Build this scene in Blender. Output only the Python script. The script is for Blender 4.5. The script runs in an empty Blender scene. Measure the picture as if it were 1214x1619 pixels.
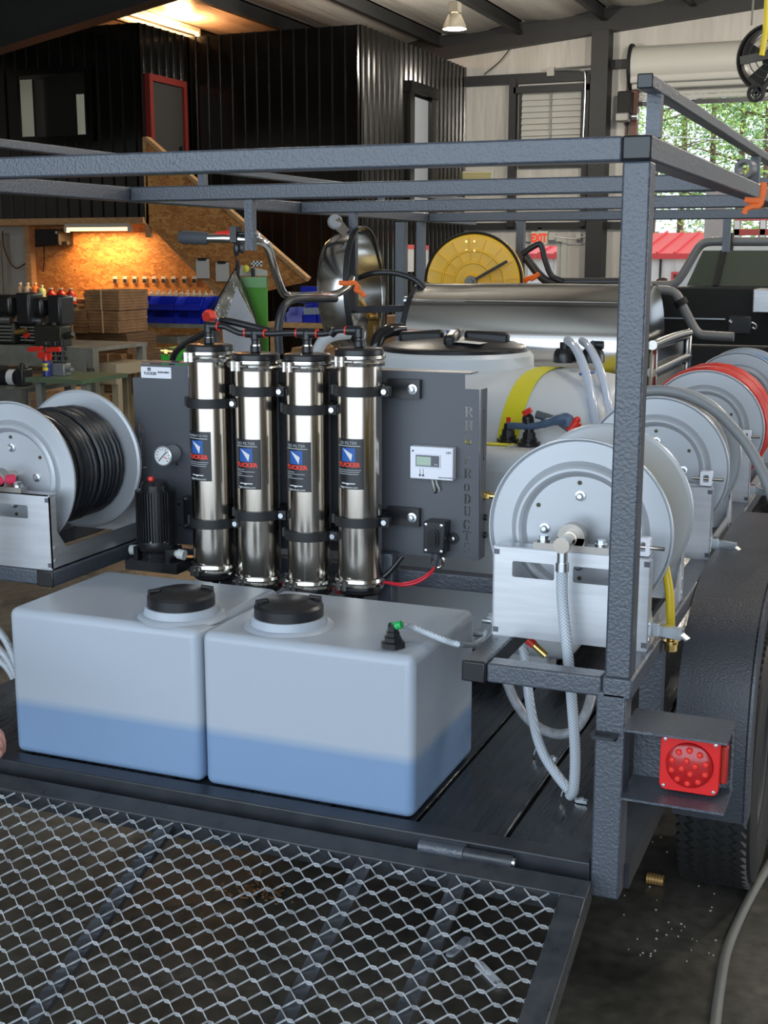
import bpy, math, random
from mathutils import Vector, Matrix
from mathutils.geometry import tessellate_polygon
random.seed(7)
C = bpy.context.scene.collection
pi = math.pi
# ------------------------------------------------------------------ camera, light, exposure
F_PX, W_PX, H_PX = 2030.0, 1214.0, 1619.0
CAM = Vector((0, 0, 1.62)); PITCH = math.atan(406/2030.0); YAW = math.radians(22.1)
cam = bpy.data.cameras.new('camera'); camo = bpy.data.objects.new('camera', cam); C.objects.link(camo)
cam.sensor_fit = 'HORIZONTAL'; cam.sensor_width = 36.0; cam.lens = 36.0*F_PX/W_PX; cam.clip_end = 300; cam.clip_start = .02
camo.location = CAM; camo.rotation_euler = (pi/2-PITCH, 0, YAW)
bpy.context.scene.camera = camo
vs = bpy.context.scene.view_settings
vs.view_transform = 'Standard'; vs.look = 'None'; vs.gamma = 1; vs.use_curve_mapping = False; vs.exposure = 0.0
world = bpy.data.worlds.new('world'); bpy.context.scene.world = world; world.use_nodes = True
wn = world.node_tree; bg = wn.nodes['Background']
bg.inputs[0].default_value = (.80, .90, 1.0, 1); bg.inputs[1].default_value = 1.5
def area(name, loc, rot, sx, sy, power, col):
    l = bpy.data.lights.new(name, 'AREA'); l.shape = 'RECTANGLE'; l.size = sx; l.size_y = sy; l.energy = power; l.color = col
    o = bpy.data.objects.new(name, l); C.objects.link(o); o.location = loc; o.rotation_euler = rot; return o
# daylight through the open bay door behind the camera
area('bay_daylight', (-1.25, -3.2, 2.45), (math.radians(87), 0, 0), 9.4, 4.7, 330, (.68, .84, 1.0))
# daylight through the open bay in the right-hand wall
area('side_daylight', (8.5, 9.0, 2.6), (math.radians(90), 0, math.radians(90)), 8, 4.0, 270, (.95, .97, 1.0))

sun = bpy.data.lights.new('sun', 'SUN'); sun.energy = 3.2; sun.angle = math.radians(6); sun.color = (1, .96, .90)
suno = bpy.data.objects.new('sun', sun); C.objects.link(suno); suno.location = (20, -10, 30); suno.rotation_euler = (0, math.radians(38), math.radians(-4))

def at(px, py, Y):            # the point at depth Y that the photograph shows at pixel (px, py)
    u = (px-607)/F_PX; v = (py-809.5)/F_PX; c, s = math.cos(PITCH), math.sin(PITCH)
    h = c-v*s; d = v*c+s
    r = Vector((u*math.cos(YAW)-h*math.sin(YAW), h*math.cos(YAW)+u*math.sin(YAW), -d))
    return CAM+r*(Y/r.y)
def atz(px, py, z):
    p = at(px, py, 1.0); r = p-CAM; return CAM+r*((z-CAM.z)/r.z)
def atx(px, py, x):
    p = at(px, py, 1.0); r = p-CAM; return CAM+r*(x/r.x)

# ------------------------------------------------------------------ mesh helpers
class MB:
    def __init__(s): s.v = []; s.f = []
    def add(s, vs, fs):
        o = len(s.v); s.v += [tuple(v) for v in vs]; s.f += [tuple(i+o for i in f) for f in fs]; return s
    def box(s, x0, x1, y0, y1, z0, z1):
        return s.add([(x, y, z) for z in (z0, z1) for y in (y0, y1) for x in (x0, x1)],
                     [(0,2,3,1), (4,5,7,6), (0,1,5,4), (2,6,7,3), (0,4,6,2), (1,3,7,5)])
    def bar(s, p, q, w, h, up=(0,0,1)):
        p, q = Vector(p), Vector(q); d = (q-p).normalized(); u = Vector(up)
        if abs(d.dot(u)) > .98: u = Vector((0,1,0))
        a = d.cross(u).normalized()*w/2; b = a.cross(d).normalized()*h/2
        vs = [e+i*a+j*b for e in (p, q) for j in (-1, 1) for i in (-1, 1)]
        return s.add(vs, [(0,1,3,2), (4,6,7,5), (0,4,5,1), (2,3,7,6), (0,2,6,4), (1,5,7,3)])
    def tube(s, path, r, n=10, caps=True, closed=False, flat=1.0):
        P = [Vector(p) for p in path]; m = len(P); R = r if isinstance(r, (list, tuple)) else [r]*m
        T = []
        for i in range(m):
            if closed: t = P[(i+1) % m]-P[i-1]
            else: t = P[min(i+1, m-1)]-P[max(i-1, 0)]
            T.append(t.normalized() if t.length > 1e-9 else Vector((0,0,1)))
        up = Vector((0,0,1)) if abs(T[0].z) < .9 else Vector((1,0,0))
        N = (up-T[0]*up.dot(T[0])).normalized(); vs = []
        for i in range(m):
            if i:
                N = N-T[i]*N.dot(T[i]); N = N.normalized() if N.length > 1e-6 else T[i].orthogonal().normalized()
            B = T[i].cross(N)
            for k in range(n):
                a = 2*pi*k/n; vs.append(P[i]+N*math.cos(a)*R[i]+B*math.sin(a)*R[i]*flat)
        fs = []
        for i in range(m if closed else m-1):
            j = (i+1) % m
            for k in range(n): k2 = (k+1) % n; fs.append((i*n+k, i*n+k2, j*n+k2, j*n+k))
        if caps and not closed: fs += [tuple(range(n-1, -1, -1)), tuple(range((m-1)*n, m*n))]
        return s.add(vs, fs)
    def cyl(s, p, q, r, n=16, r2=None): return s.tube([p, q], [r, r if r2 is None else r2], n)
    def lathe(s, prof, c=(0,0,0), ax=(0,0,1), n=32, a0=0, a1=2*pi):
        ax = Vector(ax).normalized(); e = ax.orthogonal().normalized() if abs(ax.z) < .9 else Vector((1,0,0)); g = ax.cross(e); c = Vector(c)
        full = abs(a1-a0-2*pi) < 1e-6; m = n if full else n+1; vs = []; idx = []
        for r, h in prof:
            if r < 1e-7: idx.append([len(vs)]*m); vs.append(c+ax*h)
            else:
                idx.append(list(range(len(vs), len(vs)+m)))
                for k in range(m):
                    a = a0+(a1-a0)*k/n; vs.append(c+ax*h+(e*math.cos(a)+g*math.sin(a))*r)
        fs = []
        for i in range(len(prof)-1):
            A, B = idx[i], idx[i+1]
            for k in range(n):
                k2 = (k+1) % m if full else k+1
                q = [A[k], A[k2], B[k2], B[k]]; q2 = []
                for x in q:
                    if x not in q2: q2.append(x)
                if len(q2) > 2: fs.append(tuple(q2))
        return s.add(vs, fs)
    def sheet(s, outer, holes, t, o, u, v):      # flat plate with holes: 2-D outlines on the frame (o, u, v), thickness t along u x v
        o, u, v = Vector(o), Vector(u), Vector(v); w = u.cross(v).normalized()*t
        loops = [outer]+list(holes); flat = [p for L in loops for p in L]; n = len(flat)
        tri = tessellate_polygon([[Vector((a, b, 0)) for a, b in L] for L in loops])
        base = [o+u*a+v*b for a, b in flat]; fs = []
        for t3 in tri:
            a, b, c = [flat[i] for i in t3]
            cr = (b[0]-a[0])*(c[1]-a[1])-(b[1]-a[1])*(c[0]-a[0])
            if abs(cr) < 1e-14: continue
            t3 = tuple(t3) if cr > 0 else tuple(reversed(t3))
            fs.append(tuple(i+n for i in t3)); fs.append(tuple(reversed(t3)))
        k = 0
        for L in loops:
            m = len(L)
            for i in range(m): fs.append((k+i, k+(i+1) % m, n+k+(i+1) % m, n+k+i))
            k += m
        return s.add(base+[p+w for p in base], fs)
    def ball(s, c, r, n=12, sc=(1,1,1)):
        b = MB(); b.lathe([(math.sin(pi*i/(n//2))*r if 0 < i < n//2 else 0, -math.cos(pi*i/(n//2))*r) for i in range(n//2+1)], n=n)
        return s.add([(c[0]+x*sc[0], c[1]+y*sc[1], c[2]+z*sc[2]) for x, y, z in b.v], b.f)
    def xf(s, M): s.v = [tuple(M @ Vector(v)) for v in s.v]; return s
def rrect(x0, x1, y0, y1, r, n=4):
    out = []
    for cx, cy, a in ((x1-r, y0+r, -pi/2), (x1-r, y1-r, 0), (x0+r, y1-r, pi/2), (x0+r, y0+r, pi)):
        for k in range(n+1): out.append((cx+r*math.cos(a+pi/2*k/n), cy+r*math.sin(a+pi/2*k/n)))
    return out
def circ(cx, cy, r, n=16): return [(cx+r*math.cos(2*pi*k/n), cy+r*math.sin(2*pi*k/n)) for k in range(n)]
def smooth(pts, n=6, closed=False):              # Catmull-Rom through the points
    P = [Vector(p) for p in pts]; out = []; m = len(P)
    for i in range(m-1):
        a, b, c, d = P[max(i-1, 0)], P[i], P[i+1], P[min(i+2, m-1)]
        for k in range(n):
            t = k/n; out.append(.5*((2*b)+(c-a)*t+(2*a-5*b+4*c-d)*t*t+(3*b-a-3*c+d)*t*t*t))
    out.append(P[-1]); return out
WORLD = set()
def mesh(name, mb, mat, ang=35):
    me = bpy.data.meshes.new(name); me.from_pydata(mb.v, [], mb.f); me.validate(clean_customdata=False)
    if mat: me.materials.append(mat)
    me.polygons.foreach_set('use_smooth', [True]*len(me.polygons)); me.set_sharp_from_angle(angle=math.radians(ang)); me.update(); return me
def P(name, mb, mat, par=None, label=None, bev=0, seg=2, kind=None, ang=35):
    o = bpy.data.objects.new(name, mesh(name, mb, mat, ang) if isinstance(mb, MB) else mb); C.objects.link(o)
    if par is not None:
        o.parent = par
        if par.name in WORLD: o.location = -par.location
    if bev:
        m = o.modifiers.new('bevel', 'BEVEL'); m.width = bev; m.segments = seg; m.limit_method = 'ANGLE'; m.angle_limit = math.radians(40)
    if label: o['label'] = label
    if kind: o['kind'] = kind
    return o
def T(name, label, cat, loc=(0,0,0), group=None, w=True):
    o = bpy.data.objects.new(name, None); C.objects.link(o); o.location = loc; o.empty_display_size = .1
    o['label'] = label; o['category'] = cat
    if group: o['group'] = group
    if w: WORLD.add(o.name)
    return o
def S(name, mb, mat, label, cat, group=None, **k):
    o = P(name, mb, mat, None, label, **k); o['category'] = cat
    if group: o['group'] = group
    return o
def ST(name, mb, mat, par=None, **k):
    o = P(name, mb, mat, par, **k)
    if par is None: o['kind'] = 'structure'
    return o
def dup(root, loc, label=None, rz=None, group=None):
    r = root.copy(); C.objects.link(r); r.location = loc
    if rz is not None: r.rotation_euler = (0, 0, rz)
    if label: r['label'] = label
    if group: r['group'] = group
    for ch in list(root.children):
        c = ch.copy(); C.objects.link(c); c.parent = r
        for g in list(ch.children):
            d = g.copy(); C.objects.link(d); d.parent = c
    return r
def text(body, size, o, u, v, depth=.0006, sx=1.0, align='CENTER', off=0.0):
    cu = bpy.data.curves.new('t', 'FONT'); cu.body = body; cu.size = size; cu.align_x = align; cu.align_y = 'CENTER'; cu.extrude = depth; cu.offset = off; cu.resolution_u = 3
    ob = bpy.data.objects.new('t', cu); me = bpy.data.meshes.new_from_object(ob)
    b = MB(); u, v, o = Vector(u), Vector(v), Vector(o); w = u.cross(v).normalized()
    b.add([o+u*p.co.x*sx+v*p.co.y+w*p.co.z for p in me.vertices], [tuple(p.vertices) for p in me.polygons])
    bpy.data.objects.remove(ob); bpy.data.curves.remove(cu); bpy.data.meshes.remove(me); return b

# ------------------------------------------------------------------ materials
def M(name, col, rough=.5, metal=0.0, bump=0, bscale=60, bdist=.002, var=0, vscale=8, var2=None, emit=0, trans=0, spec=.5, coat=0, aniso=0, rvar=0, stretch=None, alpha=1, sss=0, kind='noise', ecol=None):
    m = bpy.data.materials.new(name); m.use_nodes = True; nt = m.node_tree; b = nt.nodes['Principled BSDF']
    b.inputs['Base Color'].default_value = (*col, 1); b.inputs['Roughness'].default_value = rough; b.inputs['Metallic'].default_value = metal
    b.inputs['Specular IOR Level'].default_value = spec; b.inputs['Transmission Weight'].default_value = trans; b.inputs['Coat Weight'].default_value = coat
    b.inputs['Alpha'].default_value = alpha
    if sss: b.inputs['Subsurface Weight'].default_value = sss; b.inputs['Subsurface Radius'].default_value = (.03, .03, .03); b.inputs['Subsurface Scale'].default_value = 1
    if emit: b.inputs['Emission Color'].default_value = (*(ecol or col), 1); b.inputs['Emission Strength'].default_value = emit
    tc = nt.nodes.new('ShaderNodeTexCoord'); src = tc.outputs['Object']
    if stretch:
        mp = nt.nodes.new('ShaderNodeMapping'); mp.inputs['Scale'].default_value = stretch; nt.links.new(src, mp.inputs[0]); src = mp.outputs[0]
    if bump:
        t = nt.nodes.new('ShaderNodeTexNoise'); t.inputs['Scale'].default_value = bscale; t.inputs['Detail'].default_value = 3; nt.links.new(src, t.inputs['Vector'])
        bp = nt.nodes.new('ShaderNodeBump'); bp.inputs['Strength'].default_value = bump; bp.inputs['Distance'].default_value = bdist
        nt.links.new(t.outputs['Fac'], bp.inputs['Height']); nt.links.new(bp.outputs[0], b.inputs['Normal'])
    if var:
        t = nt.nodes.new('ShaderNodeTexNoise'); t.inputs['Scale'].default_value = vscale; t.inputs['Detail'].default_value = 6; nt.links.new(src, t.inputs['Vector'])
        mx = nt.nodes.new('ShaderNodeMix'); mx.data_type = 'RGBA'; rp = nt.nodes.new('ShaderNodeMapRange')
        rp.inputs[1].default_value = .35; rp.inputs[2].default_value = .65; nt.links.new(t.outputs['Fac'], rp.inputs[0]); nt.links.new(rp.outputs[0], mx.inputs[0])
        c2 = var2 or tuple(c*(1-var) for c in col)
        mx.inputs[6].default_value = (*col, 1); mx.inputs[7].default_value = (*c2, 1); nt.links.new(mx.outputs[2], b.inputs['Base Color'])
        if rvar:
            r2 = nt.nodes.new('ShaderNodeMapRange'); r2.inputs[1].default_value = .3; r2.inputs[2].default_value = .7; r2.inputs[3].default_value = max(rough-rvar, .02); r2.inputs[4].default_value = rough+rvar
            nt.links.new(t.outputs['Fac'], r2.inputs[0]); nt.links.new(r2.outputs[0], b.inputs['Roughness'])
    if aniso: b.inputs['Anisotropic'].default_value = aniso
    return m
steel_tex = M('hammered_black_paint', (.060, .069, .088), .36, 0, bump=.6, bscale=165, bdist=.0028, spec=.75)
steel_blk = M('satin_black_steel', (.032, .035, .042), .38, 0, bump=.08, bscale=120, var=.4, vscale=14)
panel_m = M('powder_black_sheet', (.078, .083, .096), .42, 0, bump=.06, bscale=400, bdist=.0006)
fender_m = M('speckled_black_liner', (.034, .038, .050), .42, 0, bump=.8, bscale=240, bdist=.002, spec=.7)
plank_m = M('black_stained_wood', (.014, .016, .020), .27, 0, bump=.5, bscale=26, bdist=.003, var=.5, vscale=9, var2=(.030, .032, .036), stretch=(6, .5, 6), rvar=.12)
ramp_m = M('worn_black_steel', (.036, .040, .048), .35, .2, bump=.2, bscale=60, var=.5, vscale=30, var2=(.055, .058, .064), rvar=.12)
mesh_m = M('bare_expanded_steel', (.84, .87, .92), .32, .5, var=.5, vscale=40)
silver_m = M('silver_powder_coat', (.46, .48, .51), .36, .30, bump=.03, bscale=500)
alu_m = M('brushed_aluminium', (.64, .65, .68), .36, .80, bump=.04, bscale=80, stretch=(1, 1, 14), var=.12, vscale=6)
inox_m = M('polished_stainless', (.53, .485, .43), .17, 1.0, bump=.03, bscale=60, stretch=(12, 12, .4))
inox_b = M('brushed_stainless', (.66, .65, .64), .15, 1.0, bump=.04, bscale=110, stretch=(.15, 6, 6), bdist=.0004)
chrome_m = M('bright_chrome', (.68, .67, .65), .16, 1.0)
zinc_m = M('zinc_plated_steel', (.66, .70, .74), .28, 1.0)
brass_m = M('yellow_brass', (.80, .55, .20), .25, 1.0)
plas_m = M('black_plastic', (.014, .014, .016), .30, 0, bump=.05, bscale=200)
rub_m = M('black_rubber', (.012, .012, .013), .55)
hoseb_m = M('black_hose_rubber', (.016, .017, .021), .36, 0, bump=.2, bscale=60)
red_m = M('red_plastic', (.70, .035, .02), .32)
redhose_m = M('red_hose', (.62, .030, .022), .48, bump=.3, bscale=30)
greyhose_m = M('grey_hose', (.25, .26, .27), .45, bump=.15, bscale=40)
bluehose_m = M('blue_hose', (.05, .20, .50), .45)
yelhose_m = M('yellow_hose', (.70, .50, .02), .38)
redwire_m = M('red_wire', (.70, .02, .04), .35)
orange_m = M('orange_strap', (.95, .16, .01), .5)
white_pl = M('white_plastic', (.78, .78, .84), .38)
paper_m = M('white_paper', (.62, .62, .60), .7)
strap_m = M('yellow_webbing', (.72, .66, .01), .6, bump=.5, bscale=10, stretch=(.2, 60, 60))
blue_bin = M('blue_plastic', (.006, .02, .42), .35)
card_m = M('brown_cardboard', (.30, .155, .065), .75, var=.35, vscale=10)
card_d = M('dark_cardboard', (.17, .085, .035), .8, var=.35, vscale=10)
wood_m = M('raw_lumber', (.55, .33, .15), .6, var=.3, vscale=12, stretch=(1, 1, 5))
rust_m = M('bench_steel', (.25, .25, .22), .5, .2, var=.4, vscale=7, var2=(.17, .17, .14))
darkbeam = M('charcoal_red_iron', (.017, .0175, .018), .55, var=.2, vscale=3)
blkmetal = M('glossy_black_siding', (.005, .0046, .004), .17, 0, spec=.5, bump=.05, bscale=5)
insul_m = M('white_vinyl_insulation', (.52, .50, .46), .40, bump=.5, bscale=2.2, bdist=.06, stretch=(2.2, 1, .35), var=.12, vscale=2)
ceil_m = M('white_vinyl_roof_blanket', (.58, .55, .50), .38, bump=.5, bscale=2.0, bdist=.05, stretch=(2.5, .3, 1), var=.10, vscale=2)
door_w = M('cream_door_paint', (.50, .50, .46), .5)
glass_dk = M('dark_window_glass', (.02, .02, .018), .06, spec=.9)
glass_m = M('clear_glass', (1, 1, 1), .0, trans=1.0)
black_m = M('flat_black', (.006, .006, .006), .7)
print_w = M('white_print', (.72, .72, .72), .5)
print_r = M('red_print', (.80, .05, .03), .5)
print_b = M('blue_print', (.02, .10, .38), .5)
print_k = M('black_print', (.02, .02, .02), .5)
label_k = M('black_label', (.016, .017, .020), .32)

def osb():
    m = M('oriented_strand_board', (.50, .22, .06), .62); nt = m.node_tree; b = nt.nodes['Principled BSDF']
    tc = nt.nodes.new('ShaderNodeTexCoord'); mp = nt.nodes.new('ShaderNodeMapping'); mp.inputs['Scale'].default_value = (8, 8, 17); nt.links.new(tc.outputs['Object'], mp.inputs[0])
    nz = nt.nodes.new('ShaderNodeTexNoise'); nz.inputs['Scale'].default_value = 1.3; nt.links.new(mp.outputs[0], nz.inputs[0])
    vm = nt.nodes.new('ShaderNodeVectorMath'); vm.operation = 'MULTIPLY_ADD'; vm.inputs[1].default_value = (3, 3, 3); nt.links.new(nz.outputs['Color'], vm.inputs[0]); nt.links.new(mp.outputs[0], vm.inputs[2])
    vo = nt.nodes.new('ShaderNodeTexVoronoi'); vo.inputs['Scale'].default_value = 1.4; nt.links.new(vm.outputs[0], vo.inputs[0])
    cr = nt.nodes.new('ShaderNodeValToRGB'); e = cr.color_ramp.elements
    e[0].color = (.30, .115, .030, 1); e[1].color = (.62, .32, .10, 1); k = e.new(.5); k.color = (.47, .205, .055, 1)
    sp = nt.nodes.new('ShaderNodeSeparateColor'); nt.links.new(vo.outputs['Color'], sp.inputs[0]); nt.links.new(sp.outputs[0], cr.inputs[0]); nt.links.new(cr.outputs[0], b.inputs['Base Color'])
    return m
osb_m = osb()
def floor_mat():
    m = M('sealed_concrete', (.11, .10, .085), .38); nt = m.node_tree; b = nt.nodes['Principled BSDF']
    tc = nt.nodes.new('ShaderNodeTexCoord')
    def nz(s, d=8):
        n = nt.nodes.new('ShaderNodeTexNoise'); n.inputs['Scale'].default_value = s; n.inputs['Detail'].default_value = d; nt.links.new(tc.outputs['Object'], n.inputs[0]); return n.outputs['Fac']
    cr = nt.nodes.new('ShaderNodeValToRGB'); e = cr.color_ramp.elements
    e[0].position = .36; e[0].color = (.042, .039, .033, 1); e[1].position = .66; e[1].color = (.16, .145, .118, 1); nt.links.new(nz(1.7), cr.inputs[0])
    c2 = nt.nodes.new('ShaderNodeValToRGB'); e = c2.color_ramp.elements; e[0].position = .30; e[0].color = (.55, .55, .55, 1); e[1].position = .7; e[1].color = (1.15, 1.15, 1.15, 1); nt.links.new(nz(26), c2.inputs[0])
    mx = nt.nodes.new('ShaderNodeMix'); mx.data_type = 'RGBA'; mx.blend_type = 'MULTIPLY'; mx.inputs[0].default_value = 1
    nt.links.new(cr.outputs[0], mx.inputs[6]); nt.links.new(c2.outputs[0], mx.inputs[7]); nt.links.new(mx.outputs[2], b.inputs['Base Color'])
    rr = nt.nodes.new('ShaderNodeMapRange'); rr.inputs[1].default_value = .35; rr.inputs[2].default_value = .65; rr.inputs[3].default_value = .22; rr.inputs[4].default_value = .55; nt.links.new(nz(2.3), rr.inputs[0]); nt.links.new(rr.outputs[0], b.inputs['Roughness'])
    return m
floor_m = floor_mat()
def tank_mat(name, empty, full, zfill):          # translucent polyethylene: the water inside shows through as a bluer band
    m = M(name, empty, .34, 0, spec=.4); nt = m.node_tree; b = nt.nodes['Principled BSDF']
    if zfill is not None:
        g = nt.nodes.new('ShaderNodeNewGeometry'); sp = nt.nodes.new('ShaderNodeSeparateXYZ'); nt.links.new(g.outputs['Position'], sp.inputs[0])
        mr = nt.nodes.new('ShaderNodeMapRange'); mr.inputs[1].default_value = zfill-.012; mr.inputs[2].default_value = zfill+.012; nt.links.new(sp.outputs['Z'], mr.inputs[0])
        mx = nt.nodes.new('ShaderNodeMix'); mx.data_type = 'RGBA'; mx.inputs[6].default_value = (*full, 1); mx.inputs[7].default_value = (*empty, 1); nt.links.new(mr.outputs[0], mx.inputs[0]); nt.links.new(mx.outputs[2], b.inputs['Base Color'])
    b.inputs['Subsurface Weight'].default_value = .35; b.inputs['Subsurface Radius'].default_value = (.02, .025, .03); b.inputs['Subsurface Scale'].default_value = 1
    return m
tank_m = tank_mat('white_polyethylene_part_full', (.41, .45, .51), (.21, .31, .47), .665)
bigtank_m = tank_mat('white_polyethylene', (.66, .69, .72), None, None)
lid_m = M('black_lid_plastic', (.013, .013, .015), .36, bump=.1, bscale=120)
def braid_mat(name, a, b_, sc):                  # clear hose with a woven mesh inside
    m = M(name, a, .25); nt = m.node_tree; bs = nt.nodes['Principled BSDF']
    tc = nt.nodes.new('ShaderNodeTexCoord'); outs = []
    for d in ((1, 0, 1.0), (-1, 0, 1.0)):
        mp = nt.nodes.new('ShaderNodeVectorMath'); mp.operation = 'DOT_PRODUCT'; mp.inputs[1].default_value = Vector(d)*sc; nt.links.new(tc.outputs['Object'], mp.inputs[0])
        sn = nt.nodes.new('ShaderNodeMath'); sn.operation = 'SINE'; nt.links.new(mp.outputs['Value'], sn.inputs[0]); outs.append(sn)
    ml = nt.nodes.new('ShaderNodeMath'); ml.operation = 'MAXIMUM'; nt.links.new(outs[0].outputs[0], ml.inputs[0]); nt.links.new(outs[1].outputs[0], ml.inputs[1])
    mr = nt.nodes.new('ShaderNodeMapRange'); mr.inputs[1].default_value = .2; mr.inputs[2].default_value = .95; nt.links.new(ml.outputs[0], mr.inputs[0])
    mx = nt.nodes.new('ShaderNodeMix'); mx.data_type = 'RGBA'; mx.inputs[6].default_value = (*a, 1); mx.inputs[7].default_value = (*b_, 1); nt.links.new(mr.outputs[0], mx.inputs[0]); nt.links.new(mx.outputs[2], bs.inputs['Base Color'])
    return m
braid_m = braid_mat('braided_clear_hose', (.33, .37, .43), (.62, .66, .70), 1000)
vinyl_m = M('clear_vinyl_hose', (.70, .77, .90), .12, spec=.8, trans=.25)
# ------------------------------------------------------------------ the building
def zroof(x): return 5.36+.088*(x+7.8)
ST('floor', MB().box(-14.3, 8.8, -2.8, 22.2, -.2, 0), floor_m)
ST('ground', MB().box(-45, 45, 22.2, 90, -.3, -.03), M('pale_gravel', (.42, .40, .36), .9, var=.3, vscale=2))
ST('ground_front', MB().box(-45, 45, -40, -2.8, -.3, -.03), M('pale_concrete_apron', (.42, .41, .39), .8, var=.2, vscale=2))
XF = (1, 0, 0); ZF = (0, 0, 1); YF = (0, 1, 0)
ST('wall_back', MB().sheet([(-14.2, 0), (8.6, 0), (8.6, zroof(8.6)+.3), (-14.2, zroof(-14.2)+.3)],
   [rrect(-4.42, .9, .02, 4.25, .001, 1), rrect(-6.36, -5.62, .02, 1.86, .001, 1)], .12, (0, 22.1, 0), XF, ZF), insul_m)
ST('wall_left', MB().box(-14.2, -14.05, -2.8, 22.1, 0, 5.3), insul_m)
ST('wall_right', MB().sheet([(-2.8, 0), (22.1, 0), (22.1, 7.2), (-2.8, 7.2)], [rrect(5, 13, .02, 4.2, .001, 1)], .12, (8.6, 0, 0), YF, ZF), insul_m)
ST('wall_front', MB().sheet([(-14.2, 0), (8.6, 0), (8.6, 7.2), (-14.2, 5.2)], [rrect(-6.2, 3.7, .02, 5.0, .001, 1)], .12, (0, -2.6, 0), XF, ZF), insul_m)
PX = [-7.84+1.42*k for k in range(-4, 12)]
ce = MB(); prof = []
for k in range(len(PX)-1):
    for j in range(8):
        t = j/8; x = PX[k]+(PX[k+1]-PX[k])*t; prof.append((x, zroof(x)-.10*math.sin(pi*t)))
prof = [(-14.2, zroof(-14.2))]+prof+[(8.6, zroof(8.6))]
n = len(prof)
ce.add([(x, y, z) for y in (-2.8, 22.15) for x, z in prof]+[(x, y, zroof(x)+.25) for y in (-2.8, 22.15) for x in (-14.2, 8.6)],
       [(i, n+i, n+i+1, i+1) for i in range(n-1)]+[(2*n, 2*n+1, 2*n+3, 2*n+2)])
ST('ceiling', ce, ceil_m)
for k, x in enumerate(PX):
    b = MB(); z = zroof(x)
    b.box(x-.015, x+.015, -2.5, 21.9, z-.24, z-.01); b.box(x-.015, x+.075, -2.5, 21.9, z-.245, z-.22); b.box(x-.075, x+.015, -2.5, 21.9, z-.03, z-.005)
    ST('trim_%d' % (k+1), b, darkbeam)
def rafter(name, y, pts_bot, w=.2):
    poly = pts_bot+[(x, zroof(x)-.245) for x, _ in reversed(pts_bot)]
    b = MB().sheet(poly, [], .02, (0, y, 0), XF, ZF)
    for i in range(len(pts_bot)-1):
        p, q = pts_bot[i], pts_bot[i+1]; b.bar((p[0], y, p[1]), (q[0], y, q[1]), w, .02)
    b.bar((pts_bot[0][0], y, zroof(pts_bot[0][0])-.25), (pts_bot[-1][0], y, zroof(pts_bot[-1][0])-.25), w, .02)
    ST(name, b, darkbeam)
zb = lambda x: 4.948+.0915*(x+7.74)
b = MB()
for y in (21.80, 21.98): b.add([(x, y, z) for x in (-14, 8.5) for z in (zb(x), zb(x)+.36)], [(0, 2, 3, 1)])
b.bar((-14, 21.88, zb(-14)), (8.5, 21.88, zb(8.5)), .22, .03); b.bar((-14, 21.88, zb(-14)+.34), (8.5, 21.88, zb(8.5)+.34), .22, .03)
ST('trim_20', b, darkbeam)
rafter('trim_21', 13.0, [(-14, 3.25), (-10.1, 3.99), (-8, 4.37), (-5.2, 4.85), (0, 5.45), (8.5, 6.2)], .26)
rafter('trim_22', 4.0, [(-14, 3.9), (-8, 4.6), (0, 5.4), (8.5, 6.2)], .26)
ST('trim_23', MB().box(-5.14, -4.86, 21.62, 22.0, 0, zb(-5)), darkbeam)              # end-wall column
ST('trim_24', MB().box(-7.4, -5.14, 21.86, 22.04, 4.46, 4.62), darkbeam)            # girts
ST('trim_25', MB().box(-4.86, -4.4, 21.86, 22.04, 4.62, 4.76), darkbeam)
ST('trim_26', MB().box(-7.4, -5.14, 21.9, 22.04, 2.05, 2.17), darkbeam)
ST('trim_27', MB().box(-4.86, -4.4, 21.9, 22.04, 2.05, 2.17), darkbeam)
ST('trim_28', MB().box(-6.58, -6.46, 21.82, 22.04, 2.1, 4.55), darkbeam)
ST('trim_29', MB().box(-5.30, -5.20, 21.82, 22.04, 2.1, 4.55), darkbeam)
ST('trim_30', MB().box(-6.5, -5.2, 21.82, 22.04, 4.30, 4.40), darkbeam)
# corrugated office block, glossy black
def corrug(x0, y0, x1, y1, z0, z1, pitch=.2, d=.03, flip=False):
    L = math.hypot(x1-x0, y1-y0); ux, uy = (x1-x0)/L, (y1-y0)/L; nx, ny = (uy, -ux)
    if flip: nx, ny = -nx, -ny
    pr = [(0, 0)]; s = 0
    while s < L-1e-6:
        for a, h in ((.52, 0), (.60, 1), (.72, 1), (.80, 0), (1.0, 0)): pr.append((min(s+a*pitch, L), h*d))
        s += pitch
    vs = [(x0+ux*a+nx*h, y0+uy*a+ny*h, z) for z in (z0, z1) for a, h in pr]; m = len(pr)
    b = MB().add(vs, [(i, i+1, m+i+1, m+i) for i in range(m-1)]); return b
zt = 4.78
ST('wall_office_front', corrug(-14.05, 16.1, -10.2, 16.1, 2.11, zt), blkmetal, ang=20)
ST('wall_office_side', corrug(-10.2, 16.1, -10.2, 17.4, 2.11, zt), blkmetal, ang=20)
ST('wall_office_back', corrug(-10.2, 17.4, -7.41, 17.4, 0, zt), blkmetal, ang=20)
ST('wall_office_right', corrug(-7.41, 17.4, -7.41, 22.0, 0, zt, pitch=.2), blkmetal, ang=20)
ST('ceiling_office', MB().box(-14.05, -10.25, 16.15, 22, 4.70, 4.74).box(-10.25, -7.45, 17.45, 22, 4.70, 4.74), card_d)
ST('floor_office', MB().box(-14.05, -10.25, 16.15, 21.9, 2.05, 2.13), wood_m)
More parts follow.
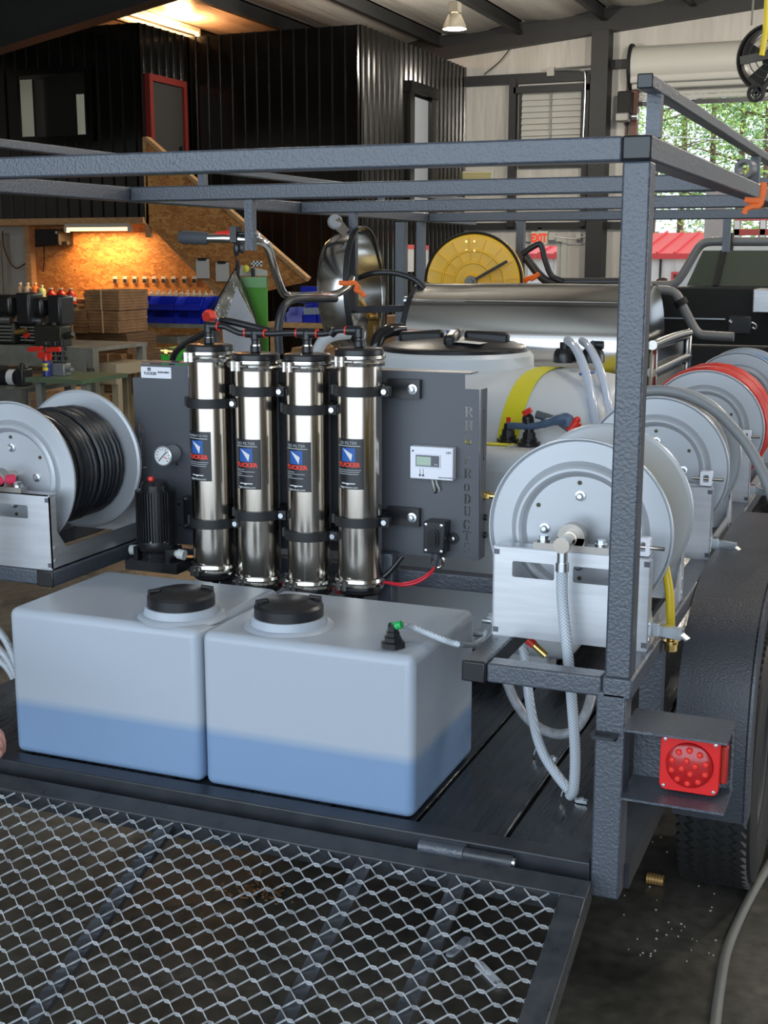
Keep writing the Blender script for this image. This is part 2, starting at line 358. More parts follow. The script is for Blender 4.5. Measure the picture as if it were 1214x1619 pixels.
# dark office window, its frame and the curtains seen inside
w1 = ST('window_1', MB().sheet(rrect(-12.30, -10.98, 3.22, 4.24, .002, 1), [rrect(-12.22, -11.06, 3.30, 4.16, .002, 1)], .05, (0, 16.05, 0), XF, ZF), blkmetal)
P('pane', MB().box(-12.22, -11.06, 16.02, 16.03, 3.30, 4.16), glass_dk, w1)
for xa, xb in ((-12.18, -11.96), (-11.22, -11.08)):
    b = MB(); m = 9
    vs = [(xa+(xb-xa)*i/m, 16.005-.006*(i % 2), z) for z in (3.31, 4.10 if xb < -11.5 else 3.86) for i in range(m+1)]
    P('curtain', b.add(vs, [(i, i+1, m+2+i, m+1+i) for i in range(m)]), M('pale_curtain', (.75, .75, .60), .7), w1)
# red-framed upper door on the office side wall
d1 = ST('door_1', MB().box(-10.19, -10.15, 16.30, 17.12, 2.15, 4.02), M('grey_door', (.035, .034, .03), .5))
fr = MB().box(-10.2, -10.12, 16.20, 16.29, 2.15, 4.12).box(-10.2, -10.12, 17.13, 17.22, 2.15, 4.12).box(-10.2, -10.12, 16.29, 17.13, 4.03, 4.12)
P('door_frame', fr, M('red_oxide_frame', (.20, .016, .010), .5), d1)
P('handle', MB().cyl((-10.15, 17.02, 3.02), (-10.08, 17.02, 3.02), .03).bar((-10.08, 17.03, 3.02), (-10.08, 16.92, 3.02), .02, .02).cyl((-10.15, 17.02, 3.16), (-10.1, 17.02, 3.16), .03), black_m, d1)
# pale door on the right face of the block, under a dark awning frame
d2 = ST('door_2', MB().box(-7.40, -7.36, 19.25, 20.0, 2.3, 4.02), M('pale_blue_door', (.30, .33, .36), .5))
P('door_frame', MB().box(-7.41, -7.30, 19.05, 19.24, 2.2, 4.2).box(-7.41, -7.30, 20.01, 20.2, 2.2, 4.2).box(-7.41, -7.26, 19.0, 20.25, 4.06, 4.22), blkmetal, d2)
# personnel door in the end wall: frame, glass
d3 = ST('door_3', MB().sheet(rrect(-6.44, -5.54, 0, 1.93, .002, 1), [rrect(-6.34, -5.64, .03, 1.85, .002, 1)], .16, (0, 22.12, 0), XF, ZF), door_w)
P('door_leaf', MB().sheet(rrect(-6.34, -5.64, .03, 1.85, .002, 1), [rrect(-6.25, -5.73, .75, 1.78, .01, 2)], .04, (0, 22.06, 0), XF, ZF), door_w, d3)
P('pane', MB().box(-6.25, -5.73, 22.035, 22.045, .75, 1.78), glass_m, d3)
# rolled-up sectional door: coil, curtain slats, guides
d4 = ST('door_4', MB().box(-4.50, -4.40, 21.84, 22.0, 0, 4.4), M('brown_primer', (.16, .07, .05), .6))
for k in range(7):
    a = pi*(.55+.17*k); r = .30
    y, z = 21.80+r*math.cos(a+pi/2+.6), 4.62+r*math.sin(a+pi/2+.6)
    P('slat', MB().tube([(-4.47, y, z), (.95, y, z)], .075, 10, flat=.5), door_w, d4)
P('coil', MB().cyl((-4.47, 21.80, 4.62), (.95, 21.80, 4.62), .31, 40), door_w, d4)
P('end_plate', MB().cyl((-4.52, 21.80, 4.62), (-4.48, 21.80, 4.62), .36, 32), black_m, d4)
for k in range(4): P('slat', MB().tube([(-4.42, 21.97, 4.36-.075*k), (.9, 21.97, 4.36-.075*k)], .036, 8, flat=.5), door_w, d4)
P('bottom_bar', MB().box(-4.42, .9, 21.94, 22.0, 4.02, 4.09), steel_blk, d4)
# OSB wall and stud below the office, cream door at its left
ST('wall_storage', MB().box(-12.36, -9.0, 16.40, 16.43, 0, 2.11), osb_m)
ST('trim_31', MB().box(-12.46, -12.36, 16.28, 16.43, 0, 2.11), wood_m)
ST('wall_store_left', MB().box(-14.05, -12.46, 16.5, 16.53, 0, 2.11), door_w)
ST('door_5', MB().box(-14.0, -13.0, 16.40, 16.46, 0, 1.85).box(-12.98, -12.9, 16.40, 16.5, 0, 1.95), M('grey_beige_door', (.33, .31, .27), .5))
ST('trim_32', MB().box(-14.05, -10.2, 16.02, 16.14, 2.06, 2.15), wood_m)
# stair guard: OSB panel with a lumber cap
Y = 15.8
a, b_, c, d = at(231, 222, Y), at(486, 445, Y), at(364, 474, Y), at(231, 352, Y)
sg = T('stair_guard', 'sloping orange strand-board stair side below the red-framed office door', 'stair', (a.x, Y, 0))
P('panel', MB().sheet([(p.x, p.z) for p in (a, d, c, b_)], [], .03, (0, Y+.03, 0), XF, ZF), osb_m, sg)
P('cap', MB().bar(a+Vector((0, .03, .03)), b_+Vector((0, .03, .03)), .12, .05), wood_m, sg)
P('newel', MB().box(a.x-.06, a.x+.0, Y, Y+.08, d.z-.2, a.z+.05), wood_m, sg)
P('stringer', MB().bar(d+Vector((.05, .05, .02)), c+Vector((-.1, .05, .02)), .06, .10), wood_m, sg)
# ------------------------------------------------------------------ the trailer
TX0, TX1 = -2.10, -.40                 # outer faces left / right
tr = T('utility_trailer', 'black hammered-paint equipment trailer with pipe rack, plank deck and lowered mesh ramp', 'trailer', (-1.25, 2.12, 0))
def tp(name, b, m=steel_tex, **k): return P(name, b, m, tr, **k)
ZD = .542
# deck frame and planks
fb = MB().box(-2.06, -.462, 2.12, 2.168, .500, .549)
tp('rear_sill', fb, steel_blk, bev=.003)
tp('side_member', MB().box(-.462, -.40, 2.17, 6.3,   .487, .536), steel_blk)
tp('side_member', MB().box(-2.10, -2.05, 2.12, 6.3,   .487, .536), steel_blk)
for y in (2.9, 3.7, 4.5, 5.3, 6.25): tp('cross_member', MB().box(-2.05, -.462, y, y+.05, .487, .502), steel_blk)
bx = [-2.05]
gaps = [atz(654, 1303, ZD).x, atz(796, 1329, ZD).x]; w = gaps[1]-gaps[0]
xs = [gaps[1]-w*k for k in range(0, 7)]; xs = [x for x in xs if x > -2.0]; xs = [-2.05]+sorted(xs)+[-.464]
for i in range(len(xs)-1): tp('plank', MB().box(xs[i]+.004, xs[i+1]-.004, 2.17, 6.25, .505, ZD-.002*(i % 2)), plank_m, bev=.003)
# rear right leg, post and tie-down tab
tp('leg', MB().box(-.461, -.409, 2.122, 2.178, .485, .873), bev=.004)
tp('tie_tab', MB().sheet(rrect(-.465, -.418, -.03, .0, .008), [rrect(-.457, -.430, -.022, -.012, .004)], .006, (0, 2.122, .795), XF, YF), steel_blk)
tp('leg', MB().box(-2.10, -2.05, 2.122, 2.178, .485, .873), bev=.004)
PX0, PX1 = -.449, -.401
tp('post', MB().box(PX0+.001, PX1-.001, 2.122, 2.166, .90, 1.768), bev=.004)
tp('post', MB().box(-2.10, -2.054, 2.122, 2.166, .90, 1.768), bev=.004)
# right reel shelf: outer and inner rails, rear cross tube
tp('shelf_rail', MB().box(-.452, -.40, 2.122, 6.3, .862, .900), bev=.004)
tp('shelf_rail', MB().box(-.708, -.664, 2.122, 6.3, .862, .900), bev=.004)
tp('end_cap', MB().box(-.7085, -.6635, 2.117, 2.1235, .8615, .9005), plas_m, bev=.004)
tp('shelf_tube', MB().box(-.662, -.453, 2.122, 2.165, .863, .899), bev=.004)
for y in (2.95, 3.75, 4.55, 5.35): tp('shelf_tube', MB().box(-.664, -.452, y, y+.04, .863, .898))
for y in (2.46, 3.9, 5.2): tp('strut', MB().box(-.448, -.405, y, y+.04, .53, .862))
# left reel shelf
tp('shelf_rail', MB().box(-1.846, -1.800, 2.395, 6.3, .862, .900), bev=.004)
tp('shelf_rail', MB().box(-2.10, -2.054, 2.166, 6.3, .862, .900), bev=.004)
tp('shelf_tube', MB().box(-2.054, -1.846, 2.395, 2.44, .863, .899), bev=.004)
tp('end_cap', MB().box(-1.8465, -1.7995, 2.390, 2.3955, .8615, .9005), plas_m, bev=.004)
# rack: lower frame
ZT0, ZT1 = 1.768, 1.808
tp('crossbar', MB().box(-2.10, -.4495, 2.122, 2.166, ZT0, ZT1), bev=.004)
tp('end_cap', MB().box(PX0, PX1, 2.117, 2.1245, ZT0+.001, ZT1), plas_m, bev=.004)
tp('rack_rail', MB().box(PX0, PX1, 2.1245, 6.3, ZT0, ZT1), bev=.004)
tp('rack_rail', MB().box(-2.10, -2.056, 2.166, 6.3, ZT0, ZT1), bev=.004)
YB2, YB3 = 3.17, 4.27
tp('crossbar', MB().box(-2.056, PX0, YB2, YB2+.044, ZT0, ZT1), bev=.004)
tp('crossbar', MB().box(-2.056, PX0, YB3, YB3+.044, ZT0, ZT1), bev=.004)
tp('crossbar', MB().box(-2.056, PX0, 5.6, 5.644, ZT0, ZT1), bev=.004)
# upper rails on short uprights
tp('top_rail', MB().box(-.424, -.3995, 2.10, 6.3, 1.876, 1.898), bev=.003)
tp('end_cap', MB().box(-.4243, -.399, 2.096, 2.1005, 1.8755, 1.8985), plas_m, bev=.003)
for y in (2.175, 3.62, 5.1): tp('upright', MB().box(-.423, -.400, y, y+.024, 1.808, 1.876))
tp('top_rail', MB().box(-2.10, -2.075, 2.10, 6.3, 1.876, 1.898), bev=.003)
for y in (2.175, 3.62, 5.1): tp('upright', MB().box(-2.099, -2.076, y, y+.024, 1.808, 1.876))
tp('top_rail', MB().box(-2.075, -.424, 5.0, 5.024, 1.876, 1.898), bev=.003)
# front uprights and hangers under the rack
def hang(px, py0, py1, Y, w=.022):
    p = at(px, py0, Y); q = at(px, py1, Y); tp('hanger', MB().box(p.x-w/2, p.x+w/2, Y, Y+w, q.z, ZT0))
def stand(px, Y, z0, w=.03):
    p = at(px, 350, Y); tp('upright', MB().box(p.x-w/2, p.x+w/2, Y, Y+w, z0, ZT0))
hang(392, 320, 396, YB2+.01, .024)
hang(556, 345, 492, YB3+.01, .026)
p = at(556, 490, YB3+.02); q = at(482, 492, YB3+.02); r = at(632, 480, 4.9)
tp('hook_arm', MB().bar(p, q, .024, .024)); tp('hook_arm', MB().bar(p, (p.x+.40, 4.95, p.z), .024, .024))
for px, Y in ((632, 5.6), (664, 5.6), (822, 5.6), (0, 0)):
    if px: stand(px, Y, .54, .045 if px == 632 else .034)
p = at(1149, 350, 5.6); tp('upright', MB().box(p.x-.015, p.x+.015, 5.6, 5.63, at(1149, 398, 5.6).z, ZT0))
# tail-light box
lb = MB(); X0, X1, Z0, Z1 = -.409, -.232, .690, .812
lb.box(X0, X1, 2.105, 2.22, Z1, Z1+.004).box(X0, X1, 2.105, 2.22, Z0-.004, Z0).box(X0, X1, 2.216, 2.22, Z0, Z1).box(X1-.004, X1, 2.205, 2.22, Z0, Z1)
tp('light_bracket', lb, steel_tex)
lx0, lx1, lz0, lz1 = -.351, -.249, .697, .799
tl = tp('tail_light', MB().sheet(rrect(lx0, lx1, lz0, lz1, .012), [], .016, (0, 2.170, 0), XF, ZF), M('red_lens', (.62, .010, .010), .25, coat=.3, emit=.08), bev=.002, label='square red tail light')
cx, cz = (lx0+lx1)/2, (lz0+lz1)/2
P('lens', MB().lathe([(0, .012), (.030, .011), (.040, .005), (.0415, 0)], (cx, 2.154, cz), (0, -1, 0), 40), M('dark_red_lens', (.40, .010, .012), .2, coat=.2), tl)
LED = M('led_bump', (.78, .03, .02), .15, coat=.5)
for rr, nn in ((.012, 4), (.030, 10)):
    for k in range(nn):
        a = 2*pi*k/nn+.3; P('light_emitter', MB().lathe([(0, .0045), (.004, .0038), (.0066, 0)], (cx+rr*math.cos(a), 2.143 if rr < .02 else 2.1445, cz+rr*math.sin(a)), (0, -1, 0), 10), LED, tl)
for sx in (-1, 1):
    for sz in (-1, 1): P('screw', MB().lathe([(0, .003), (.003, .0025), (.004, 0)], (cx+sx*.043, 2.154, cz+sz*.043), (0, -1, 0), 10), zinc_m, tl)
P('housing', MB().sheet(rrect(lx0+.003, lx1-.002, lz0+.003, lz1-.003, .01), [], .045, (0, 2.216, 0), XF, ZF), plas_m, tl)
P('side_marker', MB().box(lx1-.002, lx1+.010, 2.178, 2.206, lz0+.014, lz1-.018), M('side_lens', (.50, .03, .02), .25), tl, bev=.003)
# fender with outer skirt
pr = [(2.63, .44), (2.615, .6), (2.63, .72), (2.68, .81), (2.76, .87), (2.88, .905), (3.05, .92), (3.55, .92), (3.72, .90), (3.85, .84), (3.95, .74), (3.99, .6), (3.98, .44)]
fx0, fx1 = -.398, -.252
fp = smooth([(0, y, z) for y, z in pr], 4); b = MB()
vs = [(x, p.y, p.z) for x in (fx0, fx1) for p in fp]; m = len(fp)
b.add(vs, [(i, m+i, m+i+1, i+1) for i in range(m-1)])
vs = [(fx1, p.y, p.z) for p in fp]+[(fx1, p.y, p.z-.016) for p in fp]
b.add([(x, 3.3+(p.y-3.3)*s, .44+(p.z-.44)*s) for x, s in ((fx0, .985), (fx1, .985)) for p in fp], [(i, i+1, m+i+1, m+i) for i in range(m-1)])
tp('fender', b, fender_m, ang=60)
sk = MB(); pts = [(p.y, p.z) for p in fp]; inner = [(3.3+(y-3.3)*.90, .44+(z-.44)*.90) for y, z in reversed(pts)]
sk.sheet(pts+inner, [], .006, (fx1+.004, 0, 0), YF, ZF)
tp('fender_skirt', sk, steel_tex)
# wheel
wy, wz, wr = 3.30, .335, .335
wh = tp('wheel', MB().lathe([(.20, .02), (.27, .0), (.318, .012), (.333, .035), (.335, .06), (.335, .125), (.333, .155), (.318, .178), (.27, .19), (.20, .17)], (-.445, wy, wz), (1, 0, 0), 72), M('tyre_rubber', (.014, .014, .014), .6, bump=.3, bscale=60))
b = MB()
for k in range(76):
    for j, x in enumerate((-.424, -.392, -.355, -.319, -.290)):
        a = 2*pi*(k+.5*(j % 2))/76; c_, s_ = math.cos(a), math.sin(a); t = Vector((0, -s_, c_)); r0 = Vector((x, wy+c_*(wr-.004), wz+s_*(wr-.004)))
        b.bar(r0-t*.0095+Vector((-.007, 0, 0)), r0+t*.0095+Vector((.007, 0, 0)), .024, .014, up=(0, c_, s_))
P('tread_block', b, M('tread_rubber', (.018, .018, .018), .6, bump=.3, bscale=90), wh, kind='stuff')
P('rim', MB().lathe([(0, .12), (.06, .13), (.10, .11), (.17, .115), (.20, .15), (.205, .17), (.19, .165), (.15, .09), (0, .09)], (-.445, wy, wz), (1, 0, 0), 36), M('dark_rim', (.05, .05, .05), .5), wh)
# hinge and the lowered mesh ramp
hx0, hx1 = atz(660, 1345, .53).x, atz(815, 1368, .53).x
hm = hx0+(hx1-hx0)*.47
tp('hinge', MB().cyl((hx0, 2.098, .535), (hm, 2.098, .535), .0125, 20).box(hx0, hm, 2.098, 2.13, .528, .546), steel_tex)
hp = tp('hinge', MB().cyl((hm+.001, 2.098, .535), (hx1-.006, 2.098, .535), .0115, 20), ramp_m)
P('hinge_pin', MB().cyl((hx1-.007, 2.098, .535), (hx1, 2.098, .535), .008, 16), zinc_m, hp)
TH = math.radians(20); RO = Vector((0, 2.090, .531)); RV = Vector((0, -math.cos(TH), -math.sin(TH))); RN = Vector((0, -math.sin(TH), math.cos(TH)))
RX0, RX1 = -2.06, -.452; RL = 1.42
def rp(x, v, n=0): return Vector((x, 0, 0))+RO+RV*v+RN*n
def rbox(x0, x1, v0, v1, n0, n1):
    b = MB().box(x0, x1, v0, v1, n0, n1); b.v = [tuple(rp(x, v, n)) for x, v, n in b.v]; b.f = [tuple(reversed(f)) for f in b.f]; return b
ra = tp('ramp', rbox(RX0, RX1, 0, .042, -.045, 0), ramp_m, bev=.002)
P('side_rail', rbox(RX1-.046, RX1, .042, RL, -.045, 0), ramp_m, ra, bev=.002)
P('side_rail', rbox(RX0, RX0+.046, .042, RL, -.045, 0), ramp_m, ra, bev=.002)
P('end_rail', rbox(RX0, RX1, RL, RL+.042, -.045, 0), ramp_m, ra, bev=.002)
for px, py in ((258, 1312), (572, 1362), (722, 1392)):
    x = at(px, py, 2.04).x; P('brace', rbox(x-.016, x+.016, .03, RL, -.024, -.012), ramp_m, ra)
a_, b_w = .064, .0195; em = MB(); nx = int((RX1-RX0-.03)/(a_/2))
nv = int((RL-.02)/b_w)
for j in range(nv):
    pts = []
    for k in range(nx+1):
        x = RX1-.025-k*a_/2; hi = (k+j) % 2
        v = .018+(j+hi)*b_w; pts.append((x+.0045, v, hi)); pts.append((x-.0045, v, hi))
    for k in range(len(pts)-1):
        (x0, v0, h0), (x1, v1, h1) = pts[k], pts[k+1]
        n0, n1 = -.010+.006*(1-h0), -.010+.006*(1-h1)
        em.bar(rp(x0, v0, n0), rp(x1, v1, n1), (.0017), .0030, up=RN)
P('expanded_mesh', em, mesh_m, ra, kind='stuff')
# caster-like stop under the ramp corner
c = rp(-.468, .60, -.05)
P('ramp_stop', MB().cyl(c+Vector((.0, .02, -.03)), c+Vector((.05, .02, -.03)), .028, 20).box(c.x+.005, c.x+.045, c.y, c.y+.04, c.z-.03, c.z+.02), rub_m, ra)
# equipment stand welded to the deck: cross tube, posts and feet that carry the control panel
tp('stand_tube', MB().box(-1.799, -.709, 2.792, 2.832, .842, .880), bev=.003)
for px in (620, 372):
    x = at(px, 920, 2.80).x; tp('stand_post', MB().box(x-.019, x+.019, 2.753, 2.791, ZD, .925), bev=.003)
# ------------------------------------------------------------------ two box water tanks
def lid(par, c, r):
    l = P('lid', MB().lathe([(0, .034), (r*.55, .034), (r*.60, .032), (r*.93, .026), (r, .020), (r, -.002), (r*.96, -.004), (0, -.004)], c, n=48), lid_m, par)
    for s in (-1, 1):
        a = math.radians(35)+(0 if s > 0 else pi); p = Vector(c)+Vector((math.cos(a), math.sin(a), 0))*r*.62; q = Vector(c)+Vector((math.cos(a), math.sin(a), 0))*r*.92
        t = Vector((-math.sin(a), math.cos(a), 0))
        b = MB(); z0 = Vector((0, 0, .028))
        b.tube([p-t*.0+z0, p+t*.004+z0+Vector((0, 0, .007)), q+z0+Vector((0, 0, .004)), q+z0-Vector((0, 0, .012))], .0045, 8)
        P('lid_handle', b, lid_m, l)
    return l
def box_tank(x0, x1, y0, y1, label, lidpx):
    t = T('water_tank', label, 'tank', ((x0+x1)/2, (y0+y1)/2, ZD))
    z1 = .873
    P('tank_body', MB().box(x0, x1, y0, y1, ZD+.001, z1), tank_m, t, bev=.018, seg=5)
    c = atz(lidpx[0], lidpx[1], z1+.004)
    P('neck', MB().lathe([(.098, -.004), (.090, .004), (.080, .006), (.076, .022), (0, .022)], (c.x, c.y, z1), n=48), tank_m, t)
    lid(t, (c.x, c.y, z1+.022), .0715); return t
t1 = box_tank(-1.762, -1.292, 2.176, 2.548, 'left white plastic box tank with black screw lid on the plank deck', (287, 968))
t2 = box_tank(-1.284, -.823, 2.176, 2.548, 'right white plastic box tank with a black lid and a hose fitting on top', (457, 985))
c = atz(621, 1022, .875)
fit = P('fitting', MB().lathe([(.025, 0), (.025, .010), (.018, .012), (.018, .020), (.014, .022), (.014, .030), (.011, .032), (.011, .042), (0, .042)], c, n=6).cyl(c+Vector((0, 0, .03)), c+Vector((0, 0, .046)), .009, 14), plas_m, t2, label='black hexagonal hose fitting')
P('hose_barb', MB().cyl(c+Vector((0, 0, .040)), c+Vector((.018, 0, .046)), .008, 12), M('green_clip', (.02, .40, .10), .4), fit)
hp_ = smooth([c+Vector((.008, 0, .045)), atz(650, 991, .902), atz(675, 1001, .892), atz(705, 1013, .882), atz(727, 1019, .882), at(748, 1019, 2.47), at(764, 1010, 2.54)], 6)
S('fill_hose', MB().tube(hp_, .0062, 10), braid_m, 'thin braided hose arching from the right box tank to the reel shelf', 'hose')
b = at(765, 1000, 2.60)
P('hose_clip', MB().bar(b+Vector((-.012, 0, -.02)), b+Vector((.02, 0, .04)), .01, .02).cyl(b+Vector((-.02, -.01, 0)), b+Vector((.004, -.01, 0)), .008, 12).cyl(b+Vector((0, -.01, .03)), b+Vector((.02, -.01, .03)), .006, 12), zinc_m, tr)
# ------------------------------------------------------------------ control panel with cut-out lettering
YP = 2.80
def arc(cx, cy, rx, ry, a0, a1, t, n=7, tx=None):
    tx = tx or t; A = [math.radians(a0+(a1-a0)*k/n) for k in range(n+1)]
    return [(cx+rx*math.cos(a), cy+ry*math.sin(a)) for a in A]+[(cx+(rx-tx)*math.cos(a), cy+(ry-t)*math.sin(a)) for a in reversed(A)]
def stem(x0, w, s=.08): return [(x0-s, 0), (x0+w+s, 0), (x0+w+s, .08), (x0+w, .08), (x0+w, .92), (x0+w+s, .92), (x0+w+s, 1), (x0-s, 1), (x0-s, .92), (x0, .92), (x0, .08), (x0-s, .08)]
GL = {
 'R': [stem(.08, .27, .07), arc(.48, .74, .46, .26, -90, 90, .11, tx=.30), [(.48, .44), (.66, .44), (1.0, .04), (1.0, 0), (.76, 0)]],
 'P': [stem(.08, .27, .07), arc(.48, .72, .46, .28, -90, 90, .11, tx=.30)],
 'H': [stem(.06, .29, .06), stem(.65, .29, .06), [(.43, .43), (.57, .43), (.57, .57), (.43, .57)]],
 'G': [arc(.46, .5, .46, .5, 95, 265, .12, tx=.30), arc(.56, .5, .40, .5, 20, 80, .10, tx=.20), [(.56, 0), (.95, .06), (.95, .46), (.60, .46), (.60, .38), (.74, .38), (.74, .12), (.56, .10)]],
 'C': [arc(.46, .5, .46, .5, 95, 265, .12, tx=.30), arc(.56, .5, .40, .5, 20, 80, .10, tx=.20), arc(.56, .5, .40, .5, -80, -20, .10, tx=.20)],
 'O': [arc(.44, .5, .44, .5, 97, 263, .11, tx=.30), arc(.56, .5, .44, .5, -83, 83, .11, tx=.30)],
 'D': [stem(.08, .27, .07), arc(.48, .5, .50, .5, -90, 90, .11, tx=.32)],
 'U': [[(.02, 1), (.40, 1), (.40, .92), (.32, .92), (.32, .25), (.46, .10), (.46, 0), (.25, .03), (.11, .22), (.11, .92), (.02, .92)], [(.56, 0), (.56, .10), (.76, .25), (.76, .92), (.66, .92), (.66, 1), (.98, 1), (.98, .92), (.89, .92), (.89, .22), (.76, .04)]],
 'T': [[(0, 1), (0, .72), (.08, .72), (.14, .90), (.86, .90), (.92, .72), (1, .72), (1, 1)], [(.36, .84), (.64, .84), (.64, .08), (.74, .08), (.74, 0), (.26, 0), (.26, .08), (.36, .08)]],
 'S': [arc(.5, .74, .44, .26, 20, 250, .10, n=9, tx=.18), arc(.5, .26, .46, .26, -160, 70, .10, n=9, tx=.18)],
 'I': [stem(.34, .34, .10)],
 'L': [stem(.10, .32, .08), [(.52, 0), (1, 0), (1, .30), (.90, .30), (.82, .09), (.52, .09)]],
}
def pp(px, py, Y=YP): p = at(px, py, Y); return (p.x, p.z)
holes = []
def glyph(ch, x0, y0, x1, y1):
    a, b = pp(x0, y1), pp(x1, y0)
    for poly in GL[ch]: holes.append([(a[0]+(b[0]-a[0])*u, a[1]+(b[1]-a[1])*v) for u, v in poly])
for ch, x0, y0, x1, y1 in (('R', 734.5, 643.6, 747.5, 659), ('H', 734.5, 665.6, 747.5, 680.6), ('G', 733.5, 688, 746, 703), ('P', 734, 720, 744, 733.5), ('R', 733.5, 741, 746, 756), ('O', 733, 764.5, 743, 777), ('D', 733.5, 781.5, 745, 796), ('U', 733, 801, 744.5, 815.5), ('C', 732, 822, 744, 837), ('T', 732, 840, 744, 854), ('S', 732.5, 858, 743.5, 873.5),
                           ('R', 218.5, 671, 229, 684.5), ('I', 219.5, 692, 226, 704.5), ('L', 220.5, 707, 230, 720.5), ('L', 221, 726, 230.5, 739.5)): glyph(ch, x0, y0, x1, y1)
holes.append(circ(*pp(688, 776), .007, 12))
outl = [pp(*q) for q in ((222, 858), (608, 874), (757, 886), (757.5, 616), (735, 615), (735, 590), (223, 575.5), (223, 597), (209.5, 597))]
cp = T('control_panel', 'tall black sheet-metal panel with cut-out lettering behind the four steel filters', 'panel', (-1.37, YP, .88))
P('face_sheet', MB().sheet(outl, holes, .0012, (0, YP+.0012, 0), XF, ZF), panel_m, cp)
xr = outl[2][0]; yb = atx(770, 640, xr).y
sl = [atx(760, 649, xr), atx(767.5, 726, xr)]
P('side_flange', MB().sheet([(YP+.003, outl[2][1]), (yb, outl[2][1]), (yb, outl[3][1]), (YP+.003, outl[3][1])], [rrect(YP+.026, yb-.022, sl[1].z, sl[0].z, .009, 5)], .003, (xr-.003, 0, 0), YF, ZF), panel_m, cp)
for q in ((279, 705), (280, 734)): P('dark_hole_disc', MB().cyl((pp(*q)[0], YP+.0002, pp(*q)[1]), (pp(*q)[0], YP-.0006, pp(*q)[1]), .0035, 12), black_m, cp)  # flat black discs standing in for the shade inside open holes
P('top_flange', MB().box(outl[6][0], outl[5][0]+.012, YP+.003, YP+.06, outl[5][1]-.003, outl[5][1]), panel_m, cp)
P('side_flange', MB().box(outl[8][0], outl[8][0]+.003, YP+.003, YP+.06, outl[0][1], outl[8][1]), panel_m, cp)
# maker's plate at the top left corner
a, b = pp(223.5, 597), pp(270.5, 581)
mk = P('name_plate', MB().sheet(rrect(a[0], b[0], a[1], b[1], .003), [], .001, (0, YP, 0), XF, ZF), white_pl, cp, label='small white name plate with black print')
mx_, mz_ = (a[0]+b[0])/2, (a[1]+b[1])/2
P('lettering', text('TUCKER', .010, (a[0]+.027, YP-.0012, mz_-.003), XF, ZF, off=.0002), print_k, mk)
P('lettering', text('RODI-HERO', .0062, (b[0]-.022, YP-.0012, mz_+.001), XF, ZF, off=.0002), print_k, mk)
P('emblem', MB().sheet([(a[0]+.020, mz_+.004), (a[0]+.029, mz_+.004), (a[0]+.029, mz_+.012), (a[0]+.020, mz_+.012)], [[(a[0]+.023, mz_+.006), (a[0]+.027, mz_+.006), (a[0]+.024, mz_+.0105)]], .0006, (0, YP-.001, 0), XF, ZF), print_k, mk)
p = at(690, 888, YP)
P('eye_bolt', MB().tube([p+Vector((math.cos(t)*.014, .01, math.sin(t)*.017)) for t in [2*pi*k/20 for k in range(20)]], .0036, 8, closed=True), inox_m, cp)
bp_ = at(773, 784, 2.84)
P('brass_port', MB().cyl((xr, 2.84, bp_.z), (xr+.012, 2.84, bp_.z), .010, 6).cyl((xr+.01, 2.84, bp_.z), (xr+.024, 2.84, bp_.z), .007, 14), brass_m, cp)
for py in (818, 846): P('grommet', MB().cyl((xr, 2.84, at(770, py, 2.84).z), (xr+.006, 2.84, at(770, py, 2.84).z), .008, 14), plas_m, cp)
# TDS meter
a, b = at(648, 756, 2.775), at(716, 709, 2.775)
tm = T('water_meter', 'white rectangular water-quality meter with small display on the black panel', 'meter', ((a.x+b.x)/2, YP, a.z))
P('case', MB().box(a.x, b.x, 2.775, YP-.0005, a.z, b.z), white_pl, tm, bev=.002)
w, h = b.x-a.x, b.z-a.z; YM = 2.7745
P('bezel', MB().sheet(rrect(a.x+.12*w, a.x+.72*w, a.z+.36*h, a.z+.78*h, .002), [], .0012, (0, YM, 0), XF, ZF), M('meter_bezel', (.66, .66, .74), .4), tm)
P('display_surround', MB().box(a.x+.145*w, a.x+.69*w, YM-.0018, YM-.001, a.z+.40*h, a.z+.74*h), M('meter_grey', (.10, .10, .12), .4), tm)
P('display', MB().box(a.x+.165*w, a.x+.50*w, YM-.0024, YM-.0016, a.z+.43*h, a.z+.70*h), M('lcd_green', (.40, .50, .40), .3), tm)
P('button', MB().cyl((a.x+.07*w, YM-.0015, b.z-.14*h), (a.x+.07*w, YM, b.z-.14*h), .0022, 12), M('dark_red_led', (.12, .01, .02), .3), tm)
for k in (.24, .315):
    P('button', MB().cyl((a.x+k*w, YM-.002, a.z+.12*h), (a.x+k*w, YM, a.z+.12*h), .0025, 12), M('meter_button', (.05, .05, .07), .4), tm)
    P('mark', MB().box(a.x+k*w-.0004, a.x+k*w+.0004, YM-.0006, YM, a.z+.16*h, a.z+.32*h), print_k, tm)
P('lettering', text('HM', .0085, (b.x-.10*w, YM-.0004, b.z-.15*h), XF, ZF), M('meter_print', (.20, .20, .26), .5), tm)
P('lettering', text('DUAL TDS MONITOR', .0042, (b.x-.14*w, YM-.0004, a.z+.08*h), XF, ZF), M('meter_print_small', (.20, .20, .26), .5), tm)
P('lettering', text('ppm', .005, (a.x+.62*w, YM-.002, a.z+.48*h), XF, ZF), print_w, tm)
wc = M('grey_wire', (.45, .45, .42), .5)
for k, (x, px) in enumerate(((682, 684), (688, 692))): P('wire', MB().tube(smooth([at(x, 752, 2.79), at(x+3, 766, 2.79), at(px+3, 774, 2.795), at(px+1, 778, 2.806)], 4), .0023, 8), wc, tm)
